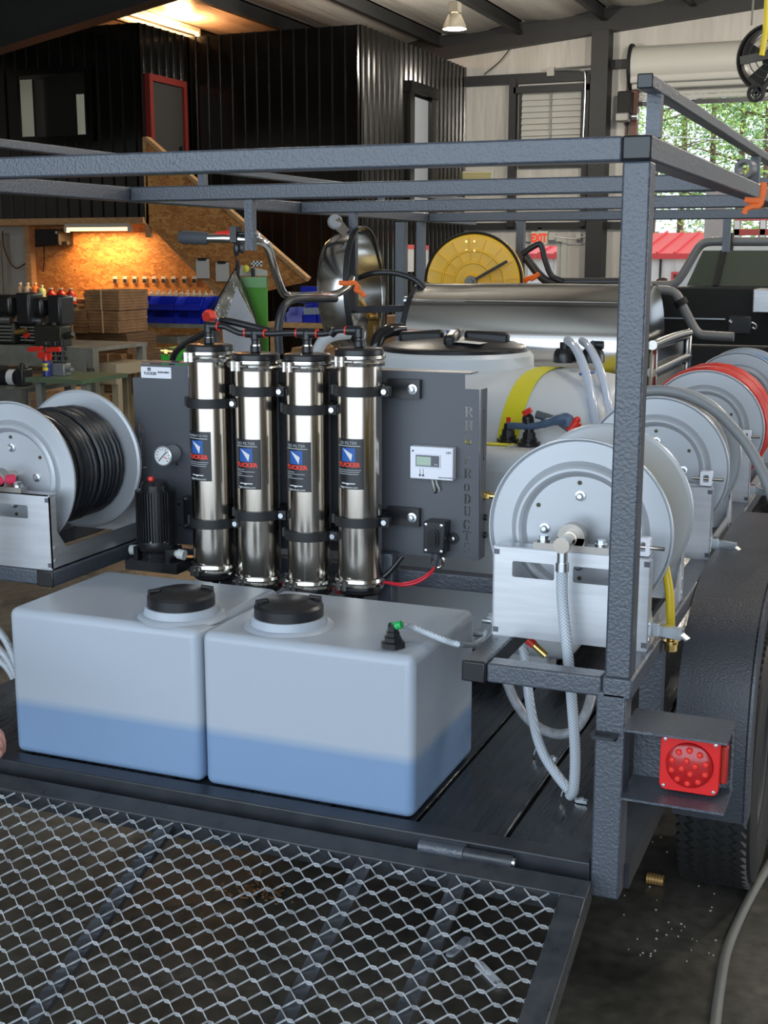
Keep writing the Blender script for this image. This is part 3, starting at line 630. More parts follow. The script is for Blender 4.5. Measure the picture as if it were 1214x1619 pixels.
# rocker switch box
a, b = at(669, 874, 2.755), at(702, 827, 2.755)
sw = T('switch_box', 'black square rocker-switch box at the lower right of the panel', 'switch', ((a.x+b.x)/2, YP, a.z))
P('case', MB().box(a.x, b.x, 2.755, YP-.0005, a.z, b.z), plas_m, sw, bev=.002)
mxx, mzz = (a.x+b.x)/2, (a.z+b.z)/2
P('rocker', MB().sheet(rrect(mxx-.013, mxx+.013, mzz-.022, mzz+.022, .011, 6), [], .006, (0, 2.755, 0), XF, ZF).sheet(rrect(mxx-.008, mxx+.008, mzz-.017, mzz+.017, .007, 6), [], .006, (0, 2.750, 0), XF, ZF), M('switch_rocker', (.012, .012, .014), .25), sw)
for sx in (-1, 1):
    for sz in (-1, 1): P('screw', MB().lathe([(0, .003), (.0035, .002), (.0042, 0)], (mxx+sx*.019, 2.755, mzz+sz*.031), (0, -1, 0), 10), zinc_m, sw)
bp_ = at(717, 851, YP); P('mounting_ear', MB().lathe([(0, .006), (.006, .005), (.006, .003), (.014, .003), (.014, 0)], (bp_.x, YP, bp_.z), (0, -1, 0), 18).box(b.x, bp_.x, YP-.012, YP-.004, bp_.z-.006, bp_.z+.006), plas_m, sw)
P('bolt', MB().lathe([(0, .010), (.005, .009), (.006, .005)], (bp_.x, YP, bp_.z), (0, -1, 0), 8), zinc_m, sw)
P('cable_gland', MB().cyl((mxx, 2.775, a.z), (mxx, 2.775, a.z-.016), .011, 12).cyl((mxx, 2.775, a.z-.014), (mxx-.004, 2.775, a.z-.04), .006, 10), M('gland_grey', (.06, .06, .075), .4), sw)
for k in range(2): P('wire', MB().tube(smooth([(mxx-.004, 2.772, a.z-.036), at(680, 905, 2.76)+Vector((0, 0, -.004*k)), at(660, 917, 2.75)+Vector((0, 0, -.006*k)), at(635, 923, 2.74)+Vector((0, 0, -.004*k)), at(606, 920, 2.72)], 5), .0032, 8), redwire_m, sw)
# pressure gauge
g = at(258, 721, 2.742)
ga = T('pressure_gauge', 'round white-faced pressure gauge on the left of the black panel', 'gauge', (g.x, YP, g.z))
P('case', MB().lathe([(.0255, 0), (.0255, .004), (.0235, .006), (.022, .006), (.022, .050), (.010, .054), (.010, .058)], (g.x, 2.742, g.z), (0, 1, 0), 36).lathe([(.0232, .0), (.0225, -.004), (.0255, -.002), (.0255, .002)], (g.x, 2.742, g.z), (0, 1, 0), 36), M('gauge_steel', (.55, .55, .56), .3, .6), ga)
P('dial', MB().cyl((g.x, 2.7425, g.z), (g.x, 2.741, g.z), .0232, 32), M('dial_white', (.78, .79, .80), .4), ga)
b = MB()
for k in range(11):
    a = math.radians(225-27*k); b.bar((g.x+math.cos(a)*.015, 2.7405, g.z+math.sin(a)*.015), (g.x+math.cos(a)*.019, 2.7405, g.z+math.sin(a)*.019), .0016, .0006, up=(0, 1, 0))
P('dial_mark', b, print_k, ga)
P('needle', MB().bar((g.x-.013, 2.740, g.z-.013), (g.x+.011, 2.740, g.z+.011), .002, .0008, up=(0, 1, 0)), print_k, ga)
P('dial_mark', MB().bar((g.x+.002, 2.7402, g.z-.002), (g.x+.011, 2.7402, g.z-.006), .002, .0006, up=(0, 1, 0)), print_r, ga)
# ------------------------------------------------------------------ pump
pc = at(249, 860, 2.70); ptop = at(249, 772, 2.70).z; px_, py_, pz_ = pc.x, 2.70, pc.z
pu = T('water_pump', 'finned black electric pump standing left of the steel filters', 'pump', (px_, py_, .845))
b = MB(); R = .046
for k in range(44):
    a = 2*pi*k/44; b.bar((px_+math.cos(a)*R, py_+math.sin(a)*R, pz_+.012), (px_+math.cos(a)*R, py_+math.sin(a)*R, ptop-.004), .010, .003, up=(-math.sin(a), math.cos(a), 0))
P('motor_fins', b, plas_m, pu, kind='stuff')
P('motor_body', MB().lathe([(0, ptop-.002), (.043, ptop-.002), (.043, pz_), (0, pz_)], (px_, py_, 0), n=32), plas_m, pu)
P('motor_cap', MB().lathe([(0, ptop+.018), (.030, ptop+.018), (.036, ptop+.010), (.036, ptop-.002)], (px_, py_, 0), n=32), M('gloss_black_cap', (.02, .02, .022), .14), pu)
k_ = at(239, 761, 2.66); P('red_knob', MB().lathe([(0, .012), (.007, .012), (.009, .004), (.006, 0)], k_, n=14), red_m, pu)
P('pump_head', MB().lathe([(0, pz_+.012), (.047, pz_+.012), (.049, pz_-.004), (.046, pz_-.012), (.040, pz_-.018), (.040, pz_-.030), (.042, pz_-.032), (.042, pz_-.038), (0, pz_-.038)], (px_, py_, 0), n=28), M('gloss_black_head', (.016, .016, .018), .2), pu)
for k in range(8):
    a = 2*pi*k/8+.2; P('bolt', MB().cyl((px_+math.cos(a)*.044, py_+math.sin(a)*.044, pz_-.008), (px_+math.cos(a)*.044, py_+math.sin(a)*.044, pz_+.015), .003, 8), zinc_m, pu)
for s in (-1, 1): P('foot', MB().box(px_+s*.046-.006, px_+s*.046+.006, py_-.03, py_+.03, pz_-.046, pz_-.005), plas_m, pu)
P('base_plate', MB().box(px_-.075, px_+.075, py_-.035, 2.79, .845, pz_-.038), plas_m, pu)
for s in (-1, 1): P('port', MB().cyl((px_+s*.042, py_, pz_-.020), (px_+s*.062, py_, pz_-.020), .009, 12).cyl((px_+s*.060, py_, pz_-.020), (px_+s*.078, py_, pz_-.022), .013, 14), M('white_fitting', (.60, .62, .60), .4), pu)
for px2, py2 in ((283, 796), (293, 789), (283, 829), (293, 831)): P('mount_bolt', MB().lathe([(0, .006), (.004, .005), (.005, 0)], at(px2, py2, 2.77), (0, -1, 0), 8), zinc_m, pu)
P('mount_bracket', MB().box(px_+.036, px_+.075, 2.77, 2.799, at(283, 835, 2.77).z, at(283, 785, 2.77).z), plas_m, pu)
# ------------------------------------------------------------------ four stainless filter housings
YFL = 2.722
fl = [(336, 550, 640, 831, 'leftmost steel filter canister, beside the pump', (294, 566, 684, 762), 'SEDIMENT FILTER'),
      (408, 564, 621, 818, 'second steel filter canister from the left', (379, 417, 696, 775), 'RO FILTER'),
      (488, 565, 650, 851, 'third steel filter canister from the left', (457, 497, 700, 779), 'RO FILTER'),
      (568.5, 556, 621, 829, 'rightmost steel filter canister, next to the white meter', (538, 578, 695, 775), 'DI FILTER')]
FX = []
for fi, (px, ptop_, s1, s2, lab, stk, word) in enumerate(fl):
    tp_ = at(px, ptop_+2, YFL-.055); x = at(px, 740, YFL).x; z1 = tp_.z; z0 = z1-.568+.012; FX.append((x, z1))
    f = T('filter_housing', lab+', polished cylinder', 'filter', (x, YFL, z0), 'steel filter canisters on the panel')
    r = .0525
    P('cylinder', MB().lathe([(r, z0+.016), (r, z1-.022)], (x, YFL, 0), n=64), inox_m, f)
    for zc in (z0+.014, z1-.020):
        cl = P('clamp_ring', MB().lathe([(r+.001, zc-.013), (r+.007, zc-.012), (r+.009, zc-.005), (r+.005, zc), (r+.009, zc+.005), (r+.007, zc+.012), (r+.001, zc+.013)], (x, YFL, 0), n=48), chrome_m, f)
        bl = MB()
        for s in (-1, 1): bl.cyl((x-.02+s*.007, YFL-r-.012, zc-.011), (x-.02+s*.007, YFL-r-.012, zc+.011), .0065, 10)
        bl.cyl((x-.042, YFL-r-.006, zc), (x+.012, YFL-r-.014, zc), .0042, 10); P('clamp_bolt', bl, chrome_m, cl)
    P('top_cap', MB().lathe([(r+.001, z1-.008), (r+.004, z1-.006), (r+.004, z1+.004), (r, z1+.007), (.03, z1+.008), (.0, z1+.008)], (x, YFL, 0), n=48), plas_m, f)
    P('bottom_cap', MB().lathe([(0, z0-.014), (r-.004, z0-.014), (r+.002, z0-.008), (r+.002, z0+.004)], (x, YFL, 0), n=48), plas_m, f)
    P('drain_plug', MB().lathe([(0, z0-.036), (.007, z0-.036), (.009, z0-.030), (.009, z0-.024), (.006, z0-.022), (.006, z0-.014)], (x, YFL, 0), n=14), plas_m, f)
    for ps in (s1, s2):
        zc = at(px, ps, YFL-.055).z
        sb = P('saddle_strap', MB().lathe([(r+.0005, zc-.011), (r+.007, zc-.011), (r+.007, zc+.011), (r+.0005, zc+.011)], (x, YFL, 0), n=48).box(x-.066, x-.050, YFL-.014, YFL+.002, zc-.011, zc+.011).box(x+.050, x+.078, YFL-.012, YFL+.004, zc-.011, zc+.011).box(x-.05, x+.05, YFL+.05, YP-.001, zc-.012, zc+.012), rub_m, f)
        P('strap_bolt', MB().cyl((x+.068, YFL-.020, zc), (x+.068, YFL-.010, zc), .0065, 8), zinc_m, sb)
        if fi == 3:
            P('strap_bracket', MB().box(x+.045, x+.125, YP-.016, YP-.0005, zc-.022, zc+.022), plas_m, f)
            P('bolt', MB().lathe([(0, .012), (.006, .011), (.007, .004), (.012, .003), (.012, 0)], (x+.108, YP-.016, zc), (0, -1, 0), 12), zinc_m, f)
    # curved sticker
    zt_, zb_ = at(px, stk[2], YFL-.053).z, at(px, stk[3], YFL-.053).z
    def ang(p):
        q = at(p, 740, YFL-.04); return max(-1.35, min(1.35, math.asin(max(-.99, min(.99, (q.x-x)/(r*1.02))))))
    va = math.atan2(x, YFL)            # stickers face the viewer side
    a0, a1 = -pi/2+va*.0+math.asin(max(-.99, -.93)) , 0
    ac = -pi/2-.02 if fi == 0 else -pi/2+.0
    ac += (-.22, -.10, -.16, -.12)[fi]; half = .72
    def on(u, v, lift=.0006):           # u in -1..1 across, v in 0..1 up the label
        a = ac+u*half; rr = r+lift; return Vector((x+math.cos(a)*rr, YFL+math.sin(a)*rr, zb_+(zt_-zb_)*v))
    def wrap(mb, lift=.0011):
        w_ = half*r; out = MB(); out.f = mb.f
        for vx, vy, vz in mb.v:
            a = ac+vx/r; rr = r+lift+vy; out.v.append((x+math.cos(a)*rr, YFL+math.sin(a)*rr, vz))
        return out
    b = MB(); n = 16
    b.add([on(-1+2*k/n, v) for v in (0, 1) for k in range(n+1)], [(k, k+1, n+2+k, n+1+k) for k in range(n)])
    lb_ = P('sticker', b, label_k, f, label='black label with blue and white emblem and red lettering')
    H_ = zt_-zb_; W_ = half*r*2
    def rect(u0, u1, v0, v1, mat, name='print_bar', lift=.0009):
        b = MB(); n = 6; b.add([on(u0+(u1-u0)*k/n, v, lift) for v in (v0, v1) for k in range(n+1)], [(k, k+1, n+2+k, n+1+k) for k in range(n)]); P(name, b, mat, lb_)
    rect(-.46, .46, .55, .82, print_b, 'emblem')
    e = MB().add([on(u, v, .0024) for u, v in ((-.34, .805), (.16, .725), (.22, .56))], [(0, 2, 1)])
    P('emblem', e.add([on(u, v, .0024) for u, v in ((.16, .725), (.30, .70), (.22, .56))], [(0, 2, 1)]), print_w, lb_)
    P('lettering', wrap(text('TUCKER', H_*.115, (0, 0, zb_+H_*.485), XF, ZF, sx=1.12, depth=.0002, off=.0006)), print_r, lb_)
    P('lettering', wrap(text(word, H_*(.085 if fi else .062), (0, 0, zb_+H_*.915), XF, ZF, sx=1.05, depth=.0002)), M('grey_print', (.42, .43, .45), .5), lb_)
    rect(-.78, .78, .855, .865, print_w)
    for q, (v, u1) in enumerate(((.375, .80), (.335, .72), (.295, .66))) if fi in (0, 3) else enumerate(((.385, -.1), (.345, .6), (.30, -.3), (.26, .5))): rect(-.80, u1, v, v+.014, M('faint_print', (.34, .35, .37), .5))
    P('lettering', wrap(text('rhgproducts.com', H_*.058, (0, 0, zb_+H_*.04), XF, ZF, depth=.0002)), print_w, lb_)
    rect(-.50, .45, .105, .125, print_w); rect(-.12, .05, .09, .105, print_w)
# manifold of push-fit pipe over the filters
mf = T('filter_manifold', 'black push-fit pipe manifold with red collars above the steel filters', 'pipe', (FX[0][0], YFL, FX[0][1]))
def collar(p, q): P('red_collar', MB().cyl(p, q, .0105, 14), red_m, mf)
zel = []
for k, (x, z1) in enumerate(FX):
    zz = at((340, 408, 489, 572)[k], (516, 527, 527, 523)[k], YFL).z; zel.append(zz)
    P('riser', MB().lathe([(.009, z1+.008), (.013, z1+.010), (.013, z1+.022), (.010, z1+.024), (.010, zz-.016), (.012, zz-.014), (.012, zz)], (x, YFL, 0), n=16), plas_m, mf)
    P('riser_ring', MB().cyl((x, YFL, zz-.030), (x, YFL, zz-.026), .0115, 14), chrome_m, mf)
    P('tee' if k in (1, 2) else 'elbow', MB().ball((x, YFL, zz), .0125, 12).cyl((x, YFL, zz), (x+(.024 if k < 3 else -.03), YFL, zz), .011, 14).cyl((x, YFL, zz), (x-(.024 if k in (1, 2) else .0), YFL, zz), .011, 14), plas_m, mf)
v = lambda i, d: Vector((FX[i][0]+d, YFL, zel[i]))
for i, j, d0, d1 in ((0, 1, .024, -.024), (1, 2, .024, -.024), (2, 3, .024, -.03)):
    P('pipe', MB().tube(smooth([v(i, d0-.006), v(i, d0+.02), v(j, d1-.02), v(j, d1+.006)], 4), .0072, 12), plas_m, mf)
    collar(v(i, d0-.002), v(i, d0+.004)); collar(v(j, d1-.004), v(j, d1+.002))
P('coupling', MB().cyl(v(2, .06), v(3, -.062), .0115, 14), plas_m, mf)
P('pipe', MB().tube(smooth([v(1, .03)+Vector((-.0, .02, .004)), v(0, .03)+Vector((0, .03, .012)), v(0, .0)+Vector((0, .05, -.002)), at(300, 540, 2.85), at(276, 560, 2.90), at(268, 600, 2.92)], 6), .0085, 12), plas_m, mf)
bq = at(272, 556, 2.95); P('brass_coupling', MB().cyl(bq+Vector((-.03, 0, .002)), bq+Vector((.012, 0, 0)), .009, 14).cyl(bq+Vector((-.018, 0, .001)), bq+Vector((-.008, 0, 0)), .011, 6), brass_m, mf)
for k, (x, z1) in enumerate(FX[:3]): P('red_collar', MB().tube([(x+.055, YFL+.03, z1-.567), (x+.09, YFL+.03, z1-.567)], .006, 10), red_m, mf)
P('pipe', MB().tube(smooth([at(636, 880, 2.76), at(615, 905, 2.74), at(598, 918, 2.73)], 4), .006, 10), plas_m, mf)
P('pipe', MB().tube(smooth([at(575, 935, 2.72), at(540, 947, 2.70), at(505, 944, 2.70)], 4), .006, 10), plas_m, mf)
# ------------------------------------------------------------------ hose reels
def make_reel(label, x, y, flip, yd):
    t = T('hose_reel', label, 'hose reel', (0, 0, 0), 'aluminium hose reels on the trailer shelves', w=False)
    Hh, R, zc = .178, .178, .204
    s = -1 if flip else 1
    po = rrect(-.15, .15, 0, Hh, .004)
    for yy, nm in ((0, 'front_plate'), (yd, 'back_plate')):
        fpl = MB().sheet(po, [rrect(-.112, -.030, .119, .150, .004), rrect(.006, .088, .119, .150, .004)], .003, (0, yy+.003, 0), XF, ZF)
        d = 1 if yy == 0 else -1
        for xx in (-.15, .147): fpl.box(xx, xx+.003, min(yy, yy+d*.024), max(yy, yy+d*.024), .004, Hh-.004)
        fpl.box(-.147, .147, min(yy, yy+d*.036), max(yy, yy+d*.036), Hh-.003, Hh)
        pl = P(nm, fpl, alu_m, t)
        for xx in (-.143, .143):
            for zz in (.012, Hh-.012): P('corner_clip', MB().box(xx-.005, xx+.005, yy-.0015, yy+.0045, zz-.005, zz+.005), M('dark_clip', (.10, .10, .12), .4), pl)
    for xx in (-.147, .144):
        o2 = [(.003, 0), (yd, 0), (yd, .10), (yd-.03, .085), (yd-.06, .045), (.06, .045), (.03, .085), (.003, .10)]
        P('side_rail', MB().sheet(o2, [], .003, (xx, 0, 0), YF, ZF).box(xx-.0, xx+.016 if xx < 0 else xx+.003, .003, yd, 0, .003), alu_m, t)
        for yy in (.012, yd-.012):
            for zz in (.02, .05): P('bolt', MB().cyl((xx-.004, yy, zz), (xx+.007, yy, zz), .005, 8), zinc_m, t)
    prof = [(0, .006), (.104, .006), (.1045, .006), (.108, .003), (.112, -.004), (.117, -.0075), (.122, -.0075), (.127, -.004), (.131, .003), (.1345, .006), (.135, .006), (.171, .006), (.1715, .006), (.174, .003), (.1765, -.002), (.1785, -.002), (.1795, .001), (.178, .006), (.172, .009), (0, .009)]
    y0, y1 = .062, yd-.095
    for yy, d in ((y0, 1), (y1, -1)):
        f_ = P('flange', MB().lathe([(r, h*d) for r, h in prof], (0, yy, zc), (0, 1, 0), 72), silver_m, t, ang=24)
        for k in range(4):
            a = pi/2+2*pi*k/4; P('bolt', MB().lathe([(0, .010), (.0045, .010), (.0065, .007), (.0065, .004), (.010, .003), (.010, -.004)], (math.cos(a)*.068, yy+d*.005, zc+math.sin(a)*.068), (0, -d, 0), 10), zinc_m, f_)
        for k in range(6):
            a = 2*pi*k/6+.55; P('rivet_hole', MB().cyl((math.cos(a)*.093, yy+d*.004, zc+math.sin(a)*.093), (math.cos(a)*.093, yy+d*.0055, zc+math.sin(a)*.093), .0042, 12), M('hole_dark', (.06, .05, .02), .6), f_)
    P('drum', MB().cyl((0, y0+.009, zc), (0, y1-.009, zc), .085, 40), silver_m, t)
    # bearings and swivel
    for yy, d in ((.012, 1), (yd-.012, -1)):
        bb = P('bearing_block', MB().box(-.072, .072, yy-.013, yy+.013, Hh, Hh+.012).cyl((0, yy-.012, zc), (0, yy+.012, zc), .026, 28).box(-.026, .026, yy-.012, yy+.012, Hh, zc), M('cast_bearing', (.38, .35, .32), .35, .8), t)
        for xx in (-.055, .055): P('bolt', MB().cyl((xx, yy, Hh+.012), (xx, yy, Hh+.017), .012, 20).cyl((xx, yy, Hh+.016), (xx, yy, Hh+.024), .009, 6), zinc_m, bb)
    P('shaft', MB().cyl((0, -.012, zc), (0, yd+.005, zc), .014, 20), inox_m, t)
    sv = P('swivel', MB().cyl((0, -.066, zc), (0, -.010, zc), .0125, 24).cyl((0, -.072, zc), (0, -.050, zc), .0150, 24), inox_m, t)
    P('hose_barb', MB().cyl((0, -.060, zc-.012), (0, -.060, zc-.040), .010, 16).cyl((0, -.060, zc-.034), (0, -.060, zc-.050), .0125, 16), zinc_m, sv)
    if flip: t.location = (x, y, .900); return t, y0, y1, zc
    lk = MB().sheet(rrect(.118, .146, Hh+.002, Hh+.036, .004), [rrect(.125, .138, Hh+.010, Hh+.028, .003)], .02, (0, .024, 0), XF, ZF)
    P('latch', lk, white_pl, t); P('latch_pin', MB().cyl((.10, .012, Hh+.018), (.172, .006, Hh+.018), .004, 12), inox_m, t)
    c_ = MB().bar((.147, .058, .030), (.205, .050, .026), .016, .020).bar((.200, .051, .028), (.216, .046, .018), .016, .004).cyl((.147, .058, .02), (.147, .058, .045), .010, 12).box(.146, .16, .04, .07, .02, .045)
    P('lock_lever', c_, zinc_m, t)
    t.location = (x, y, .900); return t, y0, y1, zc
YD = .392
rl = []
for k, lb_ in enumerate(('nearest right-hand hose reel, yellow hose and braided feed hose at its swivel', 'right-hand hose reel wound with thick grey hose, second from the rear', 'right-hand hose reel overfilled with red hose', 'farthest right-hand hose reel, wound with blue hose')):
    if k == 0: base, y0, y1, zc = make_reel(lb_, -.556, 2.294, False, YD); rl.append(base)
    else: rl.append(dup(base, (-.556, 2.294+.788*k, .900), lb_))
lr, ly0, ly1, _ = make_reel('left-hand hose reel wound with black hose, at the left edge', -1.956, 2.400, True, .44)
def wind(R, r, ya, yb, turns, jit=.003, seed=1, layers=1):
    rnd = random.Random(seed); b = MB(); n = int(turns*26)
    for L in range(layers):
        pts = []; ph = [rnd.uniform(-jit, jit) for _ in range(int(turns)+3)]; ps = [rnd.uniform(-jit, jit) for _ in range(int(turns)+3)]
        for i in range(n+1):
            q = i/26; k = int(q); f = q-k; a = 2*pi*q; y = ya+r+(yb-ya-2*r)*q/turns+(ps[k]*(1-f)+ps[k+1]*f)
            rr = R+r*1.5*L+(ph[k]*(1-f)+ph[k+1]*f); pts.append((rr*math.sin(a), min(max(y, ya+r), yb-r), zc+rr*math.cos(a)))
        b.tube(pts, r, 8)
    return b
def hose(root, mb, mat, name='hose'): o = P(name, mb, mat, None); o.parent = root; return o
hose(lr, wind(.122, .0088, ly0+.010, ly1-.010, 13.5, .004, 3, 2), hoseb_m)
hose(rl[0], wind(.100, .0085, y0+.010, y1-.010, 9, .002, 4, 1), yelhose_m)
hose(rl[1], wind(.142, .0145, y0+.010, y1-.010, 6.2, .002, 5, 1), greyhose_m)
hose(rl[1], MB().lathe([(.085, y0+.01), (.130, y0+.012), (.130, y1-.012), (.085, y1-.01)], (0, 0, zc), (0, 1, 0), 48), greyhose_m, 'hose_core')
hose(rl[2], wind(.174, .012, y0+.010, y1-.010, 7.4, .002, 6, 1), redhose_m)
hose(rl[2], MB().lathe([(.085, y0+.01), (.168, y0+.012), (.176, (y0+y1)/2), (.168, y1-.012), (.085, y1-.01)], (0, 0, zc), (0, 1, 0), 48), redhose_m, 'hose_core')
hose(rl[3], wind(.150, .0105, y0+.010, y1-.010, 8.4, .002, 8, 1), bluehose_m)
def wtail(root, pts, r, mat, name):
    b = MB().tube(smooth(pts, 6), r, 12); b.v = [(x-root.location.x, y-root.location.y, z-root.location.z) for x, y, z in b.v]; return hose(root, b, mat, name)
wtail(rl[1], [at(1000, 622, 3.26), at(1039, 617, 3.26), at(1075, 622, 3.26), at(1109, 636, 3.25), at(1136, 654, 3.24), at(1161, 679, 3.23), at(1184, 708, 3.22), at(1205, 746, 3.20), at(1222, 790, 3.18), at(1240, 850, 3.16)], .0135, greyhose_m, 'hose_tail')
wtail(rl[0], [at(1040, 850, 2.44), at(1050, 890, 2.43), at(1058, 935, 2.42), at(1060, 985, 2.42), at(1061, 1008, 2.42)], .0085, yelhose_m, 'hose_tail')
b = MB(); p = at(1061, 1000, 2.42)
for k in range(5): b.cyl(p+Vector((0, 0, -.004*k)), p+Vector((0, 0, -.004*k-.003)), .0085, 14)
b.cyl(p+Vector((0, 0, -.020)), p+Vector((0, 0, -.036)), .0125, 8).cyl(p+Vector((0, 0, -.016)), p+Vector((0, 0, -.022)), .0145, 20)
b.v = [(x-rl[0].location.x, y-rl[0].location.y, z-rl[0].location.z) for x, y, z in b.v]; hose(rl[0], b, brass_m, 'coupling')
# pink-red swivel guard on the left reel
b = MB().cyl((-.02, -.04, zc), (.032, .03, zc), .012, 14); hose(lr, b, M('pink_plastic', (.75, .05, .12), .4), 'guard')
# braided feed hoses at the nearest reel, down to the deck and back up
hb = [Vector((-.556, 2.234, 1.060))]
S('feed_hose', MB().tube(smooth([(-.556, 2.234, 1.062), at(889, 950, 2.245), at(898, 1040, 2.245), at(904, 1110, 2.26), at(909, 1190, 2.29), at(907, 1245, 2.31), at(901, 1258, 2.325)], 7), .0105, 14), braid_m, 'braided clear hose dropping from the nearest reel swivel to the deck', 'hose')
S('drain_hose', MB().tube(smooth([at(902, 1252, 2.35), at(880, 1225, 2.38), at(858, 1190, 2.42), at(845, 1150, 2.46), at(836, 1100, 2.50), at(830, 1040, 2.52), at(822, 1010, 2.54)], 7), .0105, 14), braid_m, 'braided hose rising from the deck clamp behind the reel shelf', 'hose')
S('return_hose', MB().tube(smooth([at(800, 1075, 2.62), at(815, 1110, 2.60), at(840, 1142, 2.58), at(875, 1160, 2.56), at(905, 1156, 2.56), at(925, 1130, 2.58), at(935, 1100, 2.62)], 7), .0110, 14), M('grey_lined_hose', (.42, .43, .46), .3, var=.3, vscale=60), 'grey ribbed hose looping under the right reel shelf', 'hose')
for k, (px, py) in enumerate(((899, 1254), (855, 1188))):
    q = atz(px, py+8, ZD+.003); 
    P('hose_clamp', MB().tube([q+Vector((-.016, 0, 0))]+[q+Vector((-.014*math.cos(t), -.004, .004+.020*math.sin(t))) for t in [pi*j/10 for j in range(11)]]+[q+Vector((.016, 0, 0))], .0022, 6).box(q.x+.014, q.x+.036, q.y-.006, q.y+.006, ZD, ZD+.004).cyl((q.x+.026, q.y, ZD+.003), (q.x+.026, q.y, ZD+.008), .005, 8), zinc_m, tr)
q = atz(916, 1268, ZD); P('hose_clamp', MB().box(q.x-.006, q.x+.016, q.y-.006, q.y+.006, ZD, ZD+.006), zinc_m, tr)
p = at(840, 1018, 2.5)
S('brass_nozzle', MB().cyl(p+Vector((-.012, 0, .012)), p+Vector((.006, 0, -.002)), .009, 14), red_m, 'red-capped brass nozzle under the nearest reel', 'nozzle')
P('brass_tip', MB().cyl(p+Vector((.005, 0, -.001)), p+Vector((.032, 0, -.022)), .008, 12), brass_m, bpy.data.objects['brass_nozzle'])
for i, (pts, yy) in enumerate((([(-20, 985), (0, 1000), (14, 1022), (30, 1060)], 2.62), ([(-20, 1010), (0, 1028), (14, 1045), (30, 1080)], 2.66), ([(-20, 1035), (0, 1045), (16, 1062), (32, 1095)], 2.70), ([(-25, 1125), (0, 1128), (18, 1130), (36, 1132)], 2.50))):
    S('loop_hose', MB().tube(smooth([at(a, b_, yy) for a, b_ in pts], 5), .010, 12), braid_m, 'braided hose left of the left box tank, %s' % ('uppermost loop', 'second loop down', 'third loop down', 'lowest, close to the deck')[i], 'hose', 'braided hoses at the left edge')
# ------------------------------------------------------------------ large white water tank behind the panel
BT = T('main_tank', 'large white plastic water tank with black screw lid and yellow tie-down strap', 'tank', (-1.29, 3.6, ZD))
X0, X1 = -1.86, -.70; cy_, cz_, ay, az = 3.60, .935, .40, .365; nsec = 26; nx = 28
def sec(sy, sz, ex=2.6):
    out = []
    for k in range(nsec*2):
        a = pi*k/nsec; c_, s_ = math.cos(a), math.sin(a)
        out.append((cy_+ay*sy*math.copysign(abs(c_)**(2/ex), c_), cz_+az*sz*math.copysign(abs(s_)**(2/ex), s_)))
    return out
b = MB(); rings = []
for i in range(nx+1):
    t = -1+2*i/nx; t = math.copysign(abs(t)**.6, t); x = (X0+X1)/2+(X1-X0)/2*t; k = (1-abs(t)**7)**(1/3.2) if abs(t) < 1 else 0
    k = max(k, .001) ; kk = .72+.28*k if abs(t) < .9995 else .001
    rings.append([(x, y, z) for y, z in sec(kk, kk)])
m = nsec*2
b.add([p for r in rings for p in r], [(i*m+k, i*m+(k+1) % m, (i+1)*m+(k+1) % m, (i+1)*m+k) for i in range(nx) for k in range(m)])
P('tank_body', b, bigtank_m, BT, ang=60)
lowb = P('lower_body', MB().box(-1.84, -.725, 3.06, 3.9, .60, 1.135), bigtank_m, BT, bev=.05, seg=5)
for xx in (-1.6, -.86):
    for yy in (3.14, 3.78): P('tank_leg', MB().box(xx-.06, xx+.06, yy-.05, yy+.05, ZD, .66), bigtank_m, BT, bev=.012)
lc = atz(718, 548, 1.352); lx, ly = lc.x, lc.y
P('neck', MB().lathe([(.285, 1.22), (.265, 1.262), (.240, 1.285), (.236, 1.330), (.225, 1.342), (.0, 1.342)], (lx, ly, 0), n=64), bigtank_m, BT)
ld = P('tank_lid', MB().lathe([(.219, 1.340), (.219, 1.352), (.212, 1.358), (.195, 1.360), (.185, 1.366), (.06, 1.380), (0, 1.382)], (lx, ly, 0), n=64), lid_m, BT)
for k in range(4):
    a = pi/2*k+.25; d = Vector((math.cos(a), math.sin(a), 0))
    P('lid_rib', MB().bar(Vector((lx, ly, 1.383))+d*.03, Vector((lx, ly, 1.376))+d*.165, .038, .040), lid_m, ld, bev=.012)
P('lid_vent', MB().cyl((lx, ly-.02, 1.38), (lx, ly-.02, 1.402), .017, 14), M('blue_cap', (.02, .09, .50), .4), ld)
P('warning_label', MB().bar((lx+.05, ly-.12, 1.377), (lx+.13, ly-.12, 1.372), .07, .001), paper_m, ld)
# strap over the tank
sx0 = at(800, 660, 3.22).x; hw = .029; path = [(y, z) for y, z in sec(1.004, 1.006)]
path = sorted([p for p in path if p[1] > 1.10], key=lambda p: math.atan2(p[1]-cz_, p[0]-cy_)); path = list(reversed(path))
path = [q for q in path]; path.append((path[-1][0]-.002, 1.137)) if False else None
front = [q for q in path if True]; front.append((3.205, 1.139)) if front[-1][0] < 3.6 else front.insert(0, (3.205, 1.139))
b = MB(); vs = [(x, y, z) for x in (sx0-hw, sx0+hw) for y, z in front]; n = len(front)
b.add(vs, [(i, i+1, n+i+1, n+i) for i in range(n-1)])
S('tie_down_strap', b, strap_m, 'yellow webbing strap over the large white tank', 'strap', ang=70)
zz = 1.1375
S('ledge_strap', MB().box(-1.5, sx0+.02, 3.165, 3.20, zz-.0015, zz+.001), strap_m, 'yellow strap lying along the ledge of the large tank', 'strap')
